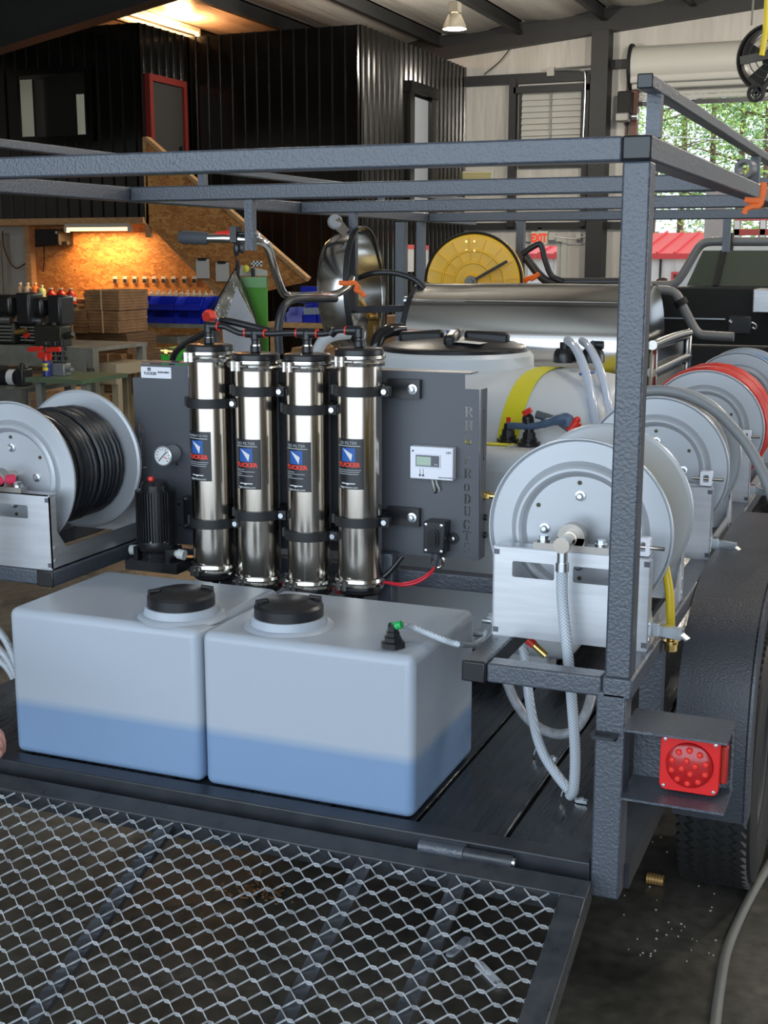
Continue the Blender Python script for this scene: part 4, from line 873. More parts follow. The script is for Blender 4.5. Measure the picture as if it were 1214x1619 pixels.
# fittings on the ledge
def bulk(px, py, label, z=1.137, r=.030, Y=None):
    c = atz(px, py, z); t = T('bulkhead_fitting', label, 'fitting', c)
    P('flange', MB().lathe([(0, .018), (r*.72, .018), (r*.72, .010), (r, .009), (r, 0)], c, n=24), plas_m, t)
    P('nut', MB().lathe([(0, .034), (r*.55, .034), (r*.6, .018)], c, n=8), plas_m, t)
    P('spigot', MB().lathe([(0, .050), (r*.38, .050), (r*.42, .034)], c, n=16), plas_m, t); return c, t
c, f1 = bulk(803, 699, 'black bulkhead fitting on the tank ledge beside the yellow strap'); P('clip', MB().cyl(c+Vector((0, 0, .045)), c+Vector((0, 0, .066)), .006, 10), red_m, f1)
c, f2 = bulk(836, 704, 'black elbow fitting with red valve parts on the tank ledge')
P('valve_body', MB().cyl(c+Vector((0, 0, .045)), c+Vector((-.004, 0, .068)), .015, 14).ball(c+Vector((-.004, 0, .068)), .016), plas_m, f2)
P('red_clip', MB().bar(c+Vector((-.014, -.008, .082)), c+Vector((.006, -.008, .094)), .014, .014), red_m, f2)
p0 = c+Vector((-.055, -.01, .050))
vh = T('shutoff_valve', 'blue-grey valve handle with red ends lying over the tank fittings', 'valve', p0)
P('handle', MB().tube(smooth([p0, p0+Vector((.07, 0, .002)), p0+Vector((.11, 0, .014)), p0+Vector((.155, 0, .026)), p0+Vector((.160, 0, .006))], 5), [.009]*8+[.011]*4+[.014]*4+[.016]*5, 10, flat=.7), M('slate_blue_plastic', (.06, .10, .17), .4), vh)
P('end_clip', MB().cyl(p0+Vector((.165, 0, -.005)), p0+Vector((.185, 0, .02)), .013, 12).ball(p0+Vector((.183, 0, .024)), .009), red_m, vh)
P('tail', MB().tube([p0+Vector((.07, .02, .03)), p0+Vector((.13, .02, .016)), p0+Vector((.20, .02, -.03))], .011, 10), M('slate_grey_plastic', (.09, .10, .12), .4), vh)
# clear hoses over the tank top
q = [at(897, 538, 3.62), at(908, 548, 3.54), at(920, 572, 3.46), at(932, 612, 3.38), at(939, 650, 3.32), at(944, 690, 3.28), at(944, 760, 3.22)]
S('clear_hose', MB().tube(smooth(q, 6), .0125, 14), vinyl_m, 'clear vinyl hose curving down the front of the large tank, nearer of two', 'hose')
q2 = [p+Vector((.030, .05, -.004)) for p in q]; S('clear_hose', MB().tube(smooth(q2, 6), .0115, 14), vinyl_m, 'clear vinyl hose just behind another on the large tank', 'hose')
S('cable_tie', MB().tube([at(920, 591, 3.42)+Vector((.0185*math.cos(t)+.008, .03*math.sin(t)+.02, .002*math.cos(t))) for t in [2*pi*k/16 for k in range(16)]], .003, 6, closed=True), print_b, 'blue cable tie around the two clear hoses', 'cable tie')
for px, py, lab in ((893, 562, 'black tank fitting at the top of the clear hoses, left one'), (937, 562, 'black tank fitting at the top of the clear hoses, right one')):
    c = at(px, py, 3.66); t = T('tank_fitting', lab, 'fitting', c)
    P('flange', MB().lathe([(0, .02), (.024, .02), (.030, .012), (.034, 0), (.034, -.02)], c, n=20), plas_m, t); P('elbow', MB().cyl(c+Vector((0, 0, .015)), c+Vector((0, 0, .038)), .016, 12).cyl(c+Vector((0, 0, .03)), c+Vector((.03, 0, .03)), .012, 12), plas_m, t)
P('blue_cap', MB().ball(at(937, 543, 3.66), .009), print_b, bpy.data.objects['tank_fitting'])
# ------------------------------------------------------------------ hot-water machine with stainless barrel
YW = 4.42; a = at(668, 500, YW); c = at(1032, 490, YW); RB = .228; zt_ = at(800, 449, YW-.02).z; zc_ = zt_-RB
pw = T('pressure_washer', 'hot-water pressure washer under a brushed stainless half-round barrel', 'machine', ((a.x+c.x)/2, YW, ZD))
xs_ = at(757, 480, YW).x
for x0, x1 in ((a.x+.012, xs_), (xs_+.0005, c.x)):
    P('barrel', MB().lathe([(RB if x0 < xs_ else RB+.003, x0), (RB if x0 < xs_ else RB+.003, x1)], (0, YW, zc_), (1, 0, 0), 96), inox_b, pw)
P('bead', MB().tube([(a.x+.015, YW-(RB+.002)*math.sin(.72), zc_+(RB+.002)*math.cos(.72)), (c.x, YW-(RB+.002)*math.sin(.72), zc_+(RB+.002)*math.cos(.72))], .003, 8), inox_b, pw)
P('end_ring', MB().lathe([(RB+.004, a.x-.004), (RB+.006, a.x+.004), (RB+.004, a.x+.014), (RB-.01, a.x+.014), (RB-.02, a.x-.002), (0, a.x)], (0, YW, zc_), (1, 0, 0), 64), steel_blk, pw)
P('end_cap', MB().lathe([(RB, c.x), (RB-.003, c.x+.005), (RB-.02, c.x+.008), (0, c.x+.010)], (0, YW, zc_), (1, 0, 0), 64), inox_b, pw)
P('skid', MB().box(a.x+.05, c.x-.05, YW-.22, YW+.22, ZD, zc_-.12), steel_blk, pw)
# generator with chrome tube guard, right of the barrel
gx = -.755; p1, p2 = atx(1034, 546, gx), atx(1088, 510, gx)
ge = T('machine_frame', 'black equipment side panel with chrome tube guard beside the stainless barrel', 'machine', (gx-.2, (p1.y+p2.y)/2, ZD))
P('case', MB().box(gx-.032, gx-.008, p1.y, p2.y, ZD+.03, p1.z-.01), M('gloss_black_case', (.012, .012, .013), .18), ge, bev=.02)
for dz in (0, -.085):
    P('guard_tube', MB().tube(smooth([(gx, p1.y-.01, p1.z+dz-.30 if dz == 0 else p1.z+dz), (gx, p1.y-.01, p1.z+dz-.03 if dz == 0 else p1.z+dz), (gx, p1.y+.03, p1.z+dz), (gx, p2.y-.03, p1.z+dz), (gx, p2.y, p1.z+dz-.03), (gx, p2.y, p1.z+dz-.30)], 5), .016, 12), M('smoked_chrome', (.38, .36, .33), .24, 1.0), ge)
P('side_panel', MB().box(gx-.012, gx-.004, p1.y+.02, p2.y-.02, ZD+.2, p1.z-.11), M('beige_panel', (.35, .30, .24), .3, .6), ge)
for s in (-.05, ): P('foot', MB().box(gx+s, gx+s+.06, p1.y+.02, p2.y-.02, ZD, ZD+.03), rub_m, ge)
# ------------------------------------------------------------------ stainless surface cleaner hung on the rack
YS = 4.35; c = at(577, 462, YS)
sc = T('surface_cleaner', 'round stainless surface cleaner on its side with tube handle and grey grip', 'cleaner', c)
R = .215; ax = Vector((.995, .097, .06)).normalized()
P('deck', MB().lathe([(R+.012, .012), (R+.012, -.004), (R, -.004), (R-.002, -.085), (R-.02, -.115), (R*.7, -.128), (R*.3, -.135), (0, -.135), (0, -.132), (R*.3, -.132), (R*.7, -.124), (R-.024, -.112), (R-.006, -.083), (R-.004, .0)], c, ax, 64), chrome_m, sc)
P('rubber_rim', MB().lathe([(R+.013, -.006), (R+.020, -.006), (R+.020, .014), (R+.013, .014)], c, ax, 64), rub_m, sc)
e1 = Vector((0, 0, 1)); e2 = ax.cross(e1).normalized(); e1 = e2.cross(ax)
for k in range(2):
    d = e2*math.cos(pi*k+.5)+e1*math.sin(pi*k+.5); P('spray_arm', MB().bar(c-ax*.04, c-ax*.04+d*.19, .02, .02).cyl(c-ax*.05+d*.19, c-ax*.01+d*.19, .012, 10), brass_m, sc)
P('swivel', MB().cyl(c-ax*.09, c-ax*.02, .03, 18), zinc_m, sc)
for ang_ in (1.15, 4.6):
    d = e2*math.cos(ang_)+e1*math.sin(ang_); q = c+d*(R+.015)-ax*.03
    cs = P('caster_wheel', MB().lathe([(0, -.012), (.022, -.012), (.026, -.007), (.026, .007), (.022, .012), (0, .012)], q+d*.045-ax*.03, e2*.4+ax*.3+e1*.1, 24), M('grey_caster', (.30, .31, .32), .4), sc)
    P('caster_fork', MB().bar(q-ax*.0, q+d*.05-ax*.03, .02, .035), chrome_m, cs)
P('valve', MB().cyl(at(640, 475, YS-.05), at(674, 476, YS-.05), .014, 14).cyl(at(648, 475, YS-.05), at(660, 475, YS-.05), .02, 14).cyl(at(674, 476, YS-.05), at(694, 476, YS-.05), .009, 12), zinc_m, sc)
P('hose', MB().tube(smooth([at(560, 442, YS-.02), at(590, 432, YS-.02), at(625, 432, YS), at(655, 442, YS), at(672, 458, YS), at(690, 480, YS+.02)], 5), .010, 10), hoseb_m, sc)
YH = 3.75
hd = [at(325, 377, 3.24), at(360, 377, 3.24), at(385, 379, 3.25), at(412, 381, 3.28), at(424, 392, 3.32), at(431, 415, 3.40), at(440, 445, 3.55), at(450, 465, 3.65), at(468, 468, 3.72), at(500, 467, 3.85), at(530, 465, 3.95), at(548, 455, 4.05), at(556, 440, 4.12)]
P('handle_tube', MB().tube(smooth(hd, 5), .0125, 14), chrome_m, sc)
P('grip', MB().tube([at(285, 375, 3.24), at(289, 375, 3.24), at(325, 377, 3.24), at(330, 377, 3.24)], [.016, .019, .018, .014], 16), M('grey_foam_grip', (.06, .065, .075), .7), sc)
P('red_lever', MB().tube([at(341, 369, 3.24), at(350, 369, 3.24), at(362, 368, 3.24), at(366, 366, 3.24)], [.004, .006, .008, .011], 10), red_m, sc)
P('lever_bracket', MB().box(at(367, 370, 3.24).x, at(377, 370, 3.24).x, 3.225, 3.26, at(370, 383, 3.24).z, at(370, 358, 3.24).z).cyl(at(377, 370, 3.24), at(400, 368, 3.24), .006, 10), plas_m, sc)
P('lower_tube', MB().tube(smooth([at(442, 560, 3.6), at(440, 520, 3.6), at(447, 488, 3.62), at(462, 474, 3.68), at(490, 472, 3.8), at(530, 472, 3.95)], 5), .013, 12), steel_blk, sc)
P('keys', MB().ball(at(374, 393, 3.24), .018, 8, (.6, .5, 1.2)).ball(at(382, 392, 3.24), .014, 8, (.6, .5, 1.2)), M('dark_trigger', (.05, .05, .055), .35, .6), sc)
P('steel_hook', MB().tube(smooth([at(398, 378, 3.2), at(404, 370, 3.2), at(408, 368, 3.2), at(411, 373, 3.2), at(406, 375, 3.2)], 3), .0025, 6), zinc_m, sc)
def strap(name, pts, Y, label, r=.008):
    S(name, MB().tube(smooth([at(a, b_, Y) for a, b_ in pts], 4), r, 8, flat=.5), orange_m, label, 'strap')
strap('rubber_strap', [(536, 447), (548, 448), (560, 447), (565, 453), (562, 458), (570, 462), (577, 469)], 3.95, 'orange rubber strap holding the surface cleaner handle')
strap('rubber_strap', [(1177, 316), (1190, 317), (1202, 316), (1207, 305), (1207, 288), (1203, 322), (1190, 326), (1180, 330), (1176, 338)], 3.30, 'orange rubber strap knotted on the right roof rail', .007)
strap('rubber_strap', [(828, 445), (836, 440), (848, 436), (852, 432), (846, 438), (838, 442)], 5.4, 'orange rubber strap beside the yellow drum', .010)
# yellow hose drum behind the barrel
YD_ = 5.25; c = at(748, 446, YD_); R = .205
yd = T('hose_drum', 'large yellow hose drum standing behind the stainless barrel', 'drum', c); YL = M('safety_yellow', (.95, .52, .005), .35)
P('drum_face', MB().lathe([(0, -.02), (.03, -.02), (.035, -.006), (.075, -.006), (.078, -.010), (.083, -.010), (.086, -.006), (.125, -.006), (.128, -.010), (.133, -.010), (.136, -.006), (.180, -.004), (.196, 0), (.20, .01)], c, (-.22, 1, 0), 64), YL, yd)
for k in range(16):
    a = 2*pi*k/16+.1; d = Vector((math.cos(a), +.22*math.cos(a), math.sin(a))); P('rib', MB().bar(c+d*.088+Vector((0, -.007, 0)), c+d*.185+Vector((0, -.006, 0)), .004, .006, up=(0, 1, 0)), YL, yd)
P('rim', MB().lathe([(.200, .004), (.206, .0), (.210, .004), (.210, .016), (.200, .016)], c, (-.22, 1, 0), 64), rub_m, yd)
P('drum_shell', MB().lathe([(.203, .014), (.206, .15), (.20, .155), (0, .156)], c, (-.22, 1, 0), 64), YL, yd)
P('hub', MB().cyl(c+Vector((0, -.04, 0)), c, .026, 20).cyl(c+Vector((0, -.05, 0)), c+Vector((0, -.03, 0)), .014, 14), M('drum_hub', (.2, .19, .17), .4, .7), yd)
P('crank_arm', MB().bar(c+Vector((.0, -.035, .0)), at(802, 413, YD_-.04), .008, .012), M('dark_steel_rod', (.06, .055, .05), .4, .6), yd)
for dx, dz in ((-.028, .13), (.008, .13), (-.028, .168), (.008, .168)): P('bolt', MB().cyl(c+Vector((dx, -.014, dz)), c+Vector((dx, -.004, dz)), .006, 8), brass_m, yd)
P('drum_stand', MB().box(c.x-.02, c.x+.02, c.y+.03, c.y+.09, ZD, c.z-.12).box(c.x-.18, c.x+.18, c.y+.0, c.y+.14, ZD, ZD+.03), steel_blk, yd)
# black bent pipes at the front of the rack, seen over the barrel
S('guard_pipe', MB().tube(smooth([at(826, 402, 5.6), at(838, 393, 5.6), at(852, 386, 5.6), at(857, 392, 5.6), at(862, 412, 5.6), at(872, 436, 5.6), at(890, 445, 5.6)], 5), .013, 10), steel_blk, 'thin dark bent pipe beside the exit door', 'pipe')
S('guard_pipe', MB().tube(smooth([at(822, 395, 5.62), at(835, 412, 5.62), at(852, 434, 5.62), at(868, 445, 5.62), at(900, 446, 5.62), at(1010, 446, 5.62)], 5), .019, 12), M('grey_black_pipe', (.05, .05, .052), .35), 'thick dark pipe running along behind the stainless barrel', 'pipe')
S('black_elbow', MB().tube(smooth([at(592, 566, 3.9), at(594, 548, 3.9), at(602, 530, 3.92), at(618, 522, 3.95), at(636, 521, 4.0)], 5), .022, 12), M('gloss_black_pipe', (.015, .015, .016), .15), 'thick glossy black pipe elbow left of the large tank lid', 'pipe')
S('white_pipe', MB().tube(smooth([at(500, 560, 3.6), at(510, 540, 3.6), at(528, 530, 3.62), at(552, 527, 3.66)], 5), .018, 12), M('pale_grey_pipe', (.48, .50, .52), .4), 'pale grey curved pipe behind the rightmost filters', 'pipe')
# ------------------------------------------------------------------ pickup truck ahead of the trailer
YT = 8.2
tk = T('pickup_truck', 'white-roofed pickup truck with black bed and headache rack ahead of the trailer', 'truck', (at(1180, 500, YT).x, YT, 0))
wp = M('white_truck_paint', (.62, .62, .60), .25, coat=.5)
def q(px, py, Y=YT): return at(px, py, Y)
TXL = q(1068, 455).x; TXR = TXL+1.85
zr = q(1150, 386).z; zw0 = q(1150, 452).z; zw1 = q(1150, 396).z
cx0, cx1 = q(1062, 455).x, q(1105, 390).x
sl = cx1-cx0
cab = MB(); y0, y1 = YT, YT+1.7
for yy in (y0, y1): pass
cab.add([(cx0, y0, .55), (cx0, y0, zw0-.02), (cx0+sl, y0+.15, zr-.02), (cx0+sl+.06, y0+.2, zr+.02), (TXR-sl-.06, y0+.2, zr+.02), (TXR-sl, y0+.15, zr-.02), (TXR, y0, zw0-.02), (TXR, y0, .55)]
        +[(cx0, y1+.5, .55), (cx0, y1+.5, zw0-.02), (cx0+sl, y1, zr-.02), (cx0+sl+.06, y1-.05, zr+.02), (TXR-sl-.06, y1-.05, zr+.02), (TXR-sl, y1, zr-.02), (TXR, y1+.5, zw0-.02), (TXR, y1+.5, .55)],
        [(0, 7, 6, 5, 4, 3, 2, 1), (8, 9, 10, 11, 12, 13, 14, 15)]+[(i, i+1, 9+i, 8+i) for i in range(7)])
P('cab', cab, wp, tk, bev=.02)
w0 = q(1086, 452); ww = TXR-.28
P('rear_window', MB().add([(w0.x, YT-.012, zw0), (ww, YT-.012, zw0), (ww-.16, YT+.115, zw1), (w0.x+.07, YT+.115, zw1)], [(0, 1, 2, 3)]).add([(w0.x, YT+.0, zw0), (ww, YT+.0, zw0), (ww-.16, YT+.127, zw1), (w0.x+.07, YT+.127, zw1)], [(3, 2, 1, 0)]), M('tinted_glass', (.05, .065, .05), .05, spec=.8), tk)
P('seat', MB().box(q(1150, 440).x, q(1180, 440).x, YT+.45, YT+.6, zw0-.1, q(1160, 440).z), black_m, tk, bev=.03)
P('window_divider', MB().bar((q(1132, 452).x, YT-.016, zw0), (q(1140, 400).x, YT+.10, zw1), .035, .012), black_m, tk)
P('bed_front', MB().box(q(1048, 455).x, TXR+.05, YT-.30, YT-.05, .75, q(1150, 453).z), black_m, tk, bev=.01)
P('bed_side', MB().box(q(1048, 455).x-.04, q(1048, 455).x+.03, 6.6, YT-.05, .6, q(1040, 455, 7.5).z), black_m, tk, bev=.01)
P('tailgate', MB().box(q(1050, 500, 6.6).x, q(1300, 500, 6.6).x, 6.55, 6.65, .5, q(1120, 545, 6.6).z), black_m, tk, bev=.01)
P('trim_line', MB().box(q(1052, 500).x, q(1157, 500).x, YT-.312, YT-.301, q(1100, 501).z, q(1100, 499).z), zinc_m, tk)
P('aluminium_toolbox', MB().box(q(1190, 500, 7.6).x, q(1190, 500, 7.6).x+.9, 7.55, 7.85, q(1200, 494, 7.6).z, q(1200, 457, 7.6).z), alu_m, tk, bev=.006)
P('light_panel', MB().box(q(1150, 520, 7.5).x, q(1186, 520, 7.5).x, 7.5, 7.56, q(1160, 528, 7.5).z, q(1160, 500, 7.5).z), plas_m, tk, bev=.005)
P('latch', MB().cyl(q(1152, 507, 7.48), q(1156, 511, 7.48), .012, 8), zinc_m, tk)
P('latch', MB().tube(smooth([q(1188, 510, 7.45), q(1195, 514, 7.45), q(1194, 520, 7.45), q(1189, 518, 7.45)], 3), .006, 8), zinc_m, tk)
gp = M('grey_rack_pipe', (.19, .19, .19), .35)
P('rack_pipe', MB().tube(smooth([q(1030, 451, 7.4), q(1055, 451, 7.4), q(1068, 447, 7.4), q(1080, 432, 7.4), q(1100, 398, 7.4), q(1110, 386, 7.4), q(1125, 382, 7.4), q(1160, 382, 7.4), q(1240, 382, 7.4)], 5), .024, 14), gp, tk)
P('rack_pipe', MB().tube(smooth([q(1040, 459, 7.0), q(1058, 460, 7.0), q(1070, 467, 7.0), q(1082, 490, 7.0), q(1098, 520, 7.0), q(1108, 529, 7.0), q(1125, 531, 7.0), q(1160, 533, 7.0)], 5), .025, 14), gp, tk)
P('pipe_clamp', MB().cyl(q(1074, 474, 7.0), q(1079, 483, 7.0), .036, 14), black_m, tk)
P('mirror', MB().box(q(1035, 445, 8.9).x, q(1055, 445, 8.9).x, 8.9, 9.0, q(1045, 455, 8.9).z, q(1045, 439, 8.9).z), M('brown_mirror', (.06, .03, .025), .3), tk, bev=.03)
P('rack_bracket', MB().box(q(1145, 382, 7.35).x, q(1157, 382, 7.35).x, 7.33, 7.43, q(1150, 396, 7.35).z, q(1150, 368, 7.35).z), black_m, tk)
for xx in (TXL+.1, TXR-.35):
    for yy in (7.35, 10.2): P('wheel', MB().lathe([(0, 0), (.36, 0), (.40, .04), (.40, .2), (.36, .24), (0, .24)], (xx, yy, .40), (1, 0, 0), 32), rub_m, tk)
P('hood', MB().box(TXL+.02, TXR-.02, 10.2, 11.2, .6, 1.25), wp, tk, bev=.08)
# clutter bins seen low on the right, by the tongue
for px, py, mt, nm in ((1200, 770, red_m, 'red'), (1196, 742, strap_m, 'yellow')):
    c = at(px, py, 4.9); S('small_bin', MB().lathe([(0, .03), (.02, .03), (.03, .02), (.03, 0), (0, 0)], c, n=16), mt, '%s plastic bin lid in the black tray right of the trailer' % nm, 'bin')
S('equipment_tray', MB().sheet(rrect(-.38, .25, 4.6, 5.6, .02), [], -.03, (0, 0, at(1200, 782, 4.9).z), XF, YF).box(-.36, .23, 4.62, 5.58, 0, at(1200, 782, 4.9).z-.03), black_m, 'black tray under the coloured lids right of the trailer', 'tray')
# ------------------------------------------------------------------ lamps
def tube_lamp(name, p, q_, label, power):
    d = (q_-p); t = T(name, label, 'lamp', p)
    P('tube', MB().cyl(p, q_, .028, 12), M('warm_tube', (1, .62, .30), .5, emit=3.2, ecol=(1, .50, .22)), t)
    P('housing', MB().bar(p+Vector((0, 0, .05)), q_+Vector((0, 0, .05)), .10, .05), door_w, t)
    for s in (p, q_): P('end_cap', MB().bar(s-d.normalized()*.02, s+d.normalized()*.02, .08, .08), door_w, t)
    l = bpy.data.lights.new(name+'_light', 'AREA'); l.shape = 'RECTANGLE'; l.size = d.length; l.size_y = .08; l.energy = power; l.color = (1, .55, .22)
    o = bpy.data.objects.new(name+'_light', l); C.objects.link(o); o.location = (p+q_)/2+Vector((0, 0, -.035)); o.rotation_euler = (0, 0, math.atan2(d.y, d.x))
    return t
p, q_ = at(95, 351, 15.9), at(196, 351, 15.9); q_.z = p.z = 1.99; p.y = q_.y = 16.05; tube_lamp('strip_lamp', p, q_, 'glowing warm strip lamp over the strand-board storage wall', 48)
xl = -10.9; p, q_ = atx(200, 19, xl), atx(303, 55, xl); zz = 5.0
p, q_ = atz(198, 18, zz), atz(303, 54, zz); q_.x = p.x; tube_lamp('roof_strip_lamp', p, q_, 'glowing warm strip lamp up under the roof above the office', 60)
for o in [o for o in C.objects if o.name.startswith('roof_strip_lamp_light')]: pass
lu = bpy.data.lights.new('roof_strip_uplight', 'POINT'); lu.energy = 170; lu.color = (1, .50, .20); lu.shadow_soft_size = .2
o = bpy.data.objects.new('roof_strip_uplight', lu); C.objects.link(o); o.location = (p+q_)/2+Vector((.30, 0, -.12))
hb_m = M('bay_lamp_glow', (1, .90, .70), .5, emit=12, ecol=(1, .86, .62))
def bay(x, y, z, label, power, size=.2):
    t = T('bay_or_fill_lamp', label, 'lamp', (x, y, z), 'high-bay lamps')
    P('reflector', MB().lathe([(size, 0), (size*.95, .05*size/.2), (size*.55, size*1.1), (size*.3, size*1.25), (size*.28, size*1.24), (size*.9, .04), (size*.97, 0)], (x, y, z), n=32), M('aluminium_reflector', (.6, .55, .46), .3, .5), t)
    P('bulb', MB().lathe([(0, .03), (size*.93, .03), (size*.93, .035), (0, .04)], (x, y, z), n=32), hb_m, t)
    P('ballast', MB().box(x-size*.45, x+size*.45, y-size*.45, y+size*.45, z+size*1.3, z+size*2.1), M('ballast_grey', (.45, .40, .32), .5), t, bev=.01)
    P('hook', MB().cyl((x, y, z+size*2.1), (x, y, zroof(x)-.02), .012, 8).cyl((x, y, z+size*1.2), (x, y, z+size*1.35), size*.2, 12), zinc_m, t)
    l = bpy.data.lights.new('bay_or_fill_light', 'POINT'); l.energy = power; l.color = (1, .92, .80); l.shadow_soft_size = .16
    o = bpy.data.objects.new('bay_or_fill_light', l); C.objects.link(o); o.location = (x, y, z-.2)
c = at(718.5, 46, 17.5); bay(c.x, c.y, c.z, 'lit bell-shaped bay lamp hanging from the roof', 230, .165)
for k, (x, y) in enumerate(((-2.5, 16.5), (2.5, 16.5), (3.2, 8.0), (-3.6, 7.2), (.6, 4.6))): bay(x, y, zroof(x)-.9, ('added unseen fill lamp, over the far aisle', 'added unseen fill lamp, far right corner', 'added unseen fill lamp, right of the truck', 'added unseen fill lamp, above the left reel shelf', 'added unseen fill lamp, above the right fender')[k], (330, 330, 330, 130, 110)[k], .2)  # unseen fill lamps in bay-lamp form, added to brighten the dim hall
# ------------------------------------------------------------------ end wall things
a, b = at(832, 388, 21.6), at(859, 365, 21.6)
ex = T('exit_sign', 'white EXIT sign with red letters above the far door', 'sign', ((a.x+b.x)/2, 22, a.z))
P('sign_box', MB().box(a.x, b.x, 21.86, 22.0, a.z, b.z), M('sign_cream', (.62, .58, .46), .5), ex, bev=.01)
P('lettering', text('EXIT', (b.z-a.z)*.78, ((a.x+b.x)/2, 21.858, (a.z+b.z)/2), XF, ZF, sx=.72, depth=.004, off=.008), M('exit_red', (.75, .05, .02), .4, emit=.5), ex)
P('bracket', MB().box((a.x+b.x)/2-.03, (a.x+b.x)/2+.03, 21.9, 21.99, b.z, b.z+.06), zinc_m, ex)
for px, w in ((870, .06), (912, .05)):
    c = at(px, 374, 21.8); S('junction_box', MB().box(c.x-w, c.x+w, 21.88, 21.985, c.z-w, c.z+w), M('grey_box', (.5, .5, .46), .5), 'small grey junction box %s on the end wall' % ('right beside the exit sign' if px == 870 else 'farther right along the conduit'), 'box', bev=.008)
S('conduit', MB().tube(smooth([at(878, 374, 21.8), at(905, 378, 21.8), at(925, 374, 21.8), at(948, 374, 21.8)], 5), .012, 8), zinc_m, 'thin conduit along the end wall right of the exit sign', 'conduit')
a, b = at(820, 217, 21.8), at(917, 134, 21.8)
lv = T('wall_louver', 'large cream horizontal louver in the end wall', 'louver', ((a.x+b.x)/2, 21.9, a.z))
P('frame', MB().sheet(rrect(a.x-.04, b.x+.04, a.z-.5, b.z+.04, .002, 1), [rrect(a.x, b.x, a.z-.46, b.z, .002, 1)], .10, (0, 22.0, 0), XF, ZF), darkbeam, lv)
n = 13; H_ = b.z-a.z+.46
for k in range(n):
    z0 = a.z-.46+H_*k/n; z1 = z0+H_/n*.94
    P('slat', MB().add([(a.x, 21.93, z0), (b.x, 21.93, z0), (b.x, 21.97, z1), (a.x, 21.97, z1), (a.x, 21.945, z0), (b.x, 21.945, z0), (b.x, 21.985, z1), (a.x, 21.985, z1)], [(0, 1, 2, 3), (4, 7, 6, 5), (0, 4, 5, 1), (2, 6, 7, 3)]), door_w, lv)
P('mullion', MB().box((a.x+b.x)/2-.012, (a.x+b.x)/2+.012, 21.91, 21.93, a.z-.46, b.z), rust_m, lv)
c = at(985, 168, 21.6)
dm = T('door_operator', 'black chain operator box left of the rolled-up door', 'motor', (c.x, 21.8, c.z-.3))
P('housing', MB().box(c.x-.10, c.x+.12, 21.6, 21.85, c.z-.12, c.z+.24), black_m, dm, bev=.02)
P('gearbox', MB().box(c.x-.12, c.x+.10, 21.55, 21.8, c.z-.24, c.z-.10), M('grey_gearbox', (.20, .20, .19), .4, .4), dm, bev=.02)
P('track', MB().box(c.x-.02, c.x+.02, 21.9, 21.97, c.z-.5, c.z+.9).box(c.x+.1, c.x+.16, 21.9, 21.97, c.z-1.2, c.z+.5), M('rust_track', (.09, .05, .04), .6), dm)
P('chain_wheel', MB().cyl((c.x+.13, 21.7, c.z-.16), (c.x+.22, 21.7, c.z-.16), .05, 12), zinc_m, dm)
a, b = at(720, 286, 21.7), at(775, 268, 21.7)
hv = T('wall_vent', 'pale wall vent with yellow grille under the girt', 'vent', ((a.x+b.x)/2, 22, a.z))
P('frame', MB().box(a.x, b.x, 21.9, 22.0, a.z, b.z), door_w, hv, bev=.01)
for k in range(5): P('slat', MB().box(a.x+.04, b.x-.04, 21.88, 21.9, a.z+.02+(b.z-a.z-.04)*k/5, a.z+.02+(b.z-a.z-.04)*(k+.55)/5), M('vent_yellow', (.55, .48, .15), .5), hv)
S('cable', MB().tube(smooth([at(765, 118, 21.8), at(790, 97, 21.8), at(805, 78, 21.8)], 4), .010, 6), black_m, 'dark cable sloping up the end wall to the rafter', 'cable')
cb = T('wall_conduit', 'pale conduit with a box over the louver', 'conduit', at(870, 112, 21.8))
P('pipe', MB().tube(smooth([at(876, 111, 21.8), at(905, 111, 21.8), at(920, 113, 21.8), at(925, 122, 21.8), at(923, 190, 21.8), at(921, 230, 21.8)], 5), .016, 8), zinc_m, cb)
P('pipe', MB().tube([at(880, 109, 21.8), at(935, 104, 21.8), at(946, 100, 21.8)], .014, 8), zinc_m, cb)
c = at(870, 113, 21.8); P('box', MB().box(c.x-.06, c.x+.06, 21.8, 21.9, c.z-.07, c.z+.07), M('conduit_box', (.42, .40, .36), .5), cb)
# posters on the right face of the office block
for k, (px0, px1, py0, py1) in enumerate(((645, 661, 387, 430), (669, 684, 388, 432))):
    a, b = atx(px0, py1, -7.30), atx(px1, py0, -7.30)
    t = T('notice', 'white notice with red heading on the black siding, %s of two' % ('left', 'right')[k], 'notice', a)
    P('sheet', MB().box(-7.395, -7.372, a.y, b.y, a.z, b.z), paper_m, t); P('heading', MB().box(-7.371, -7.367, a.y, b.y, b.z-(b.z-a.z)*.16, b.z), M('notice_red', (.70, .10, .10), .5), t)
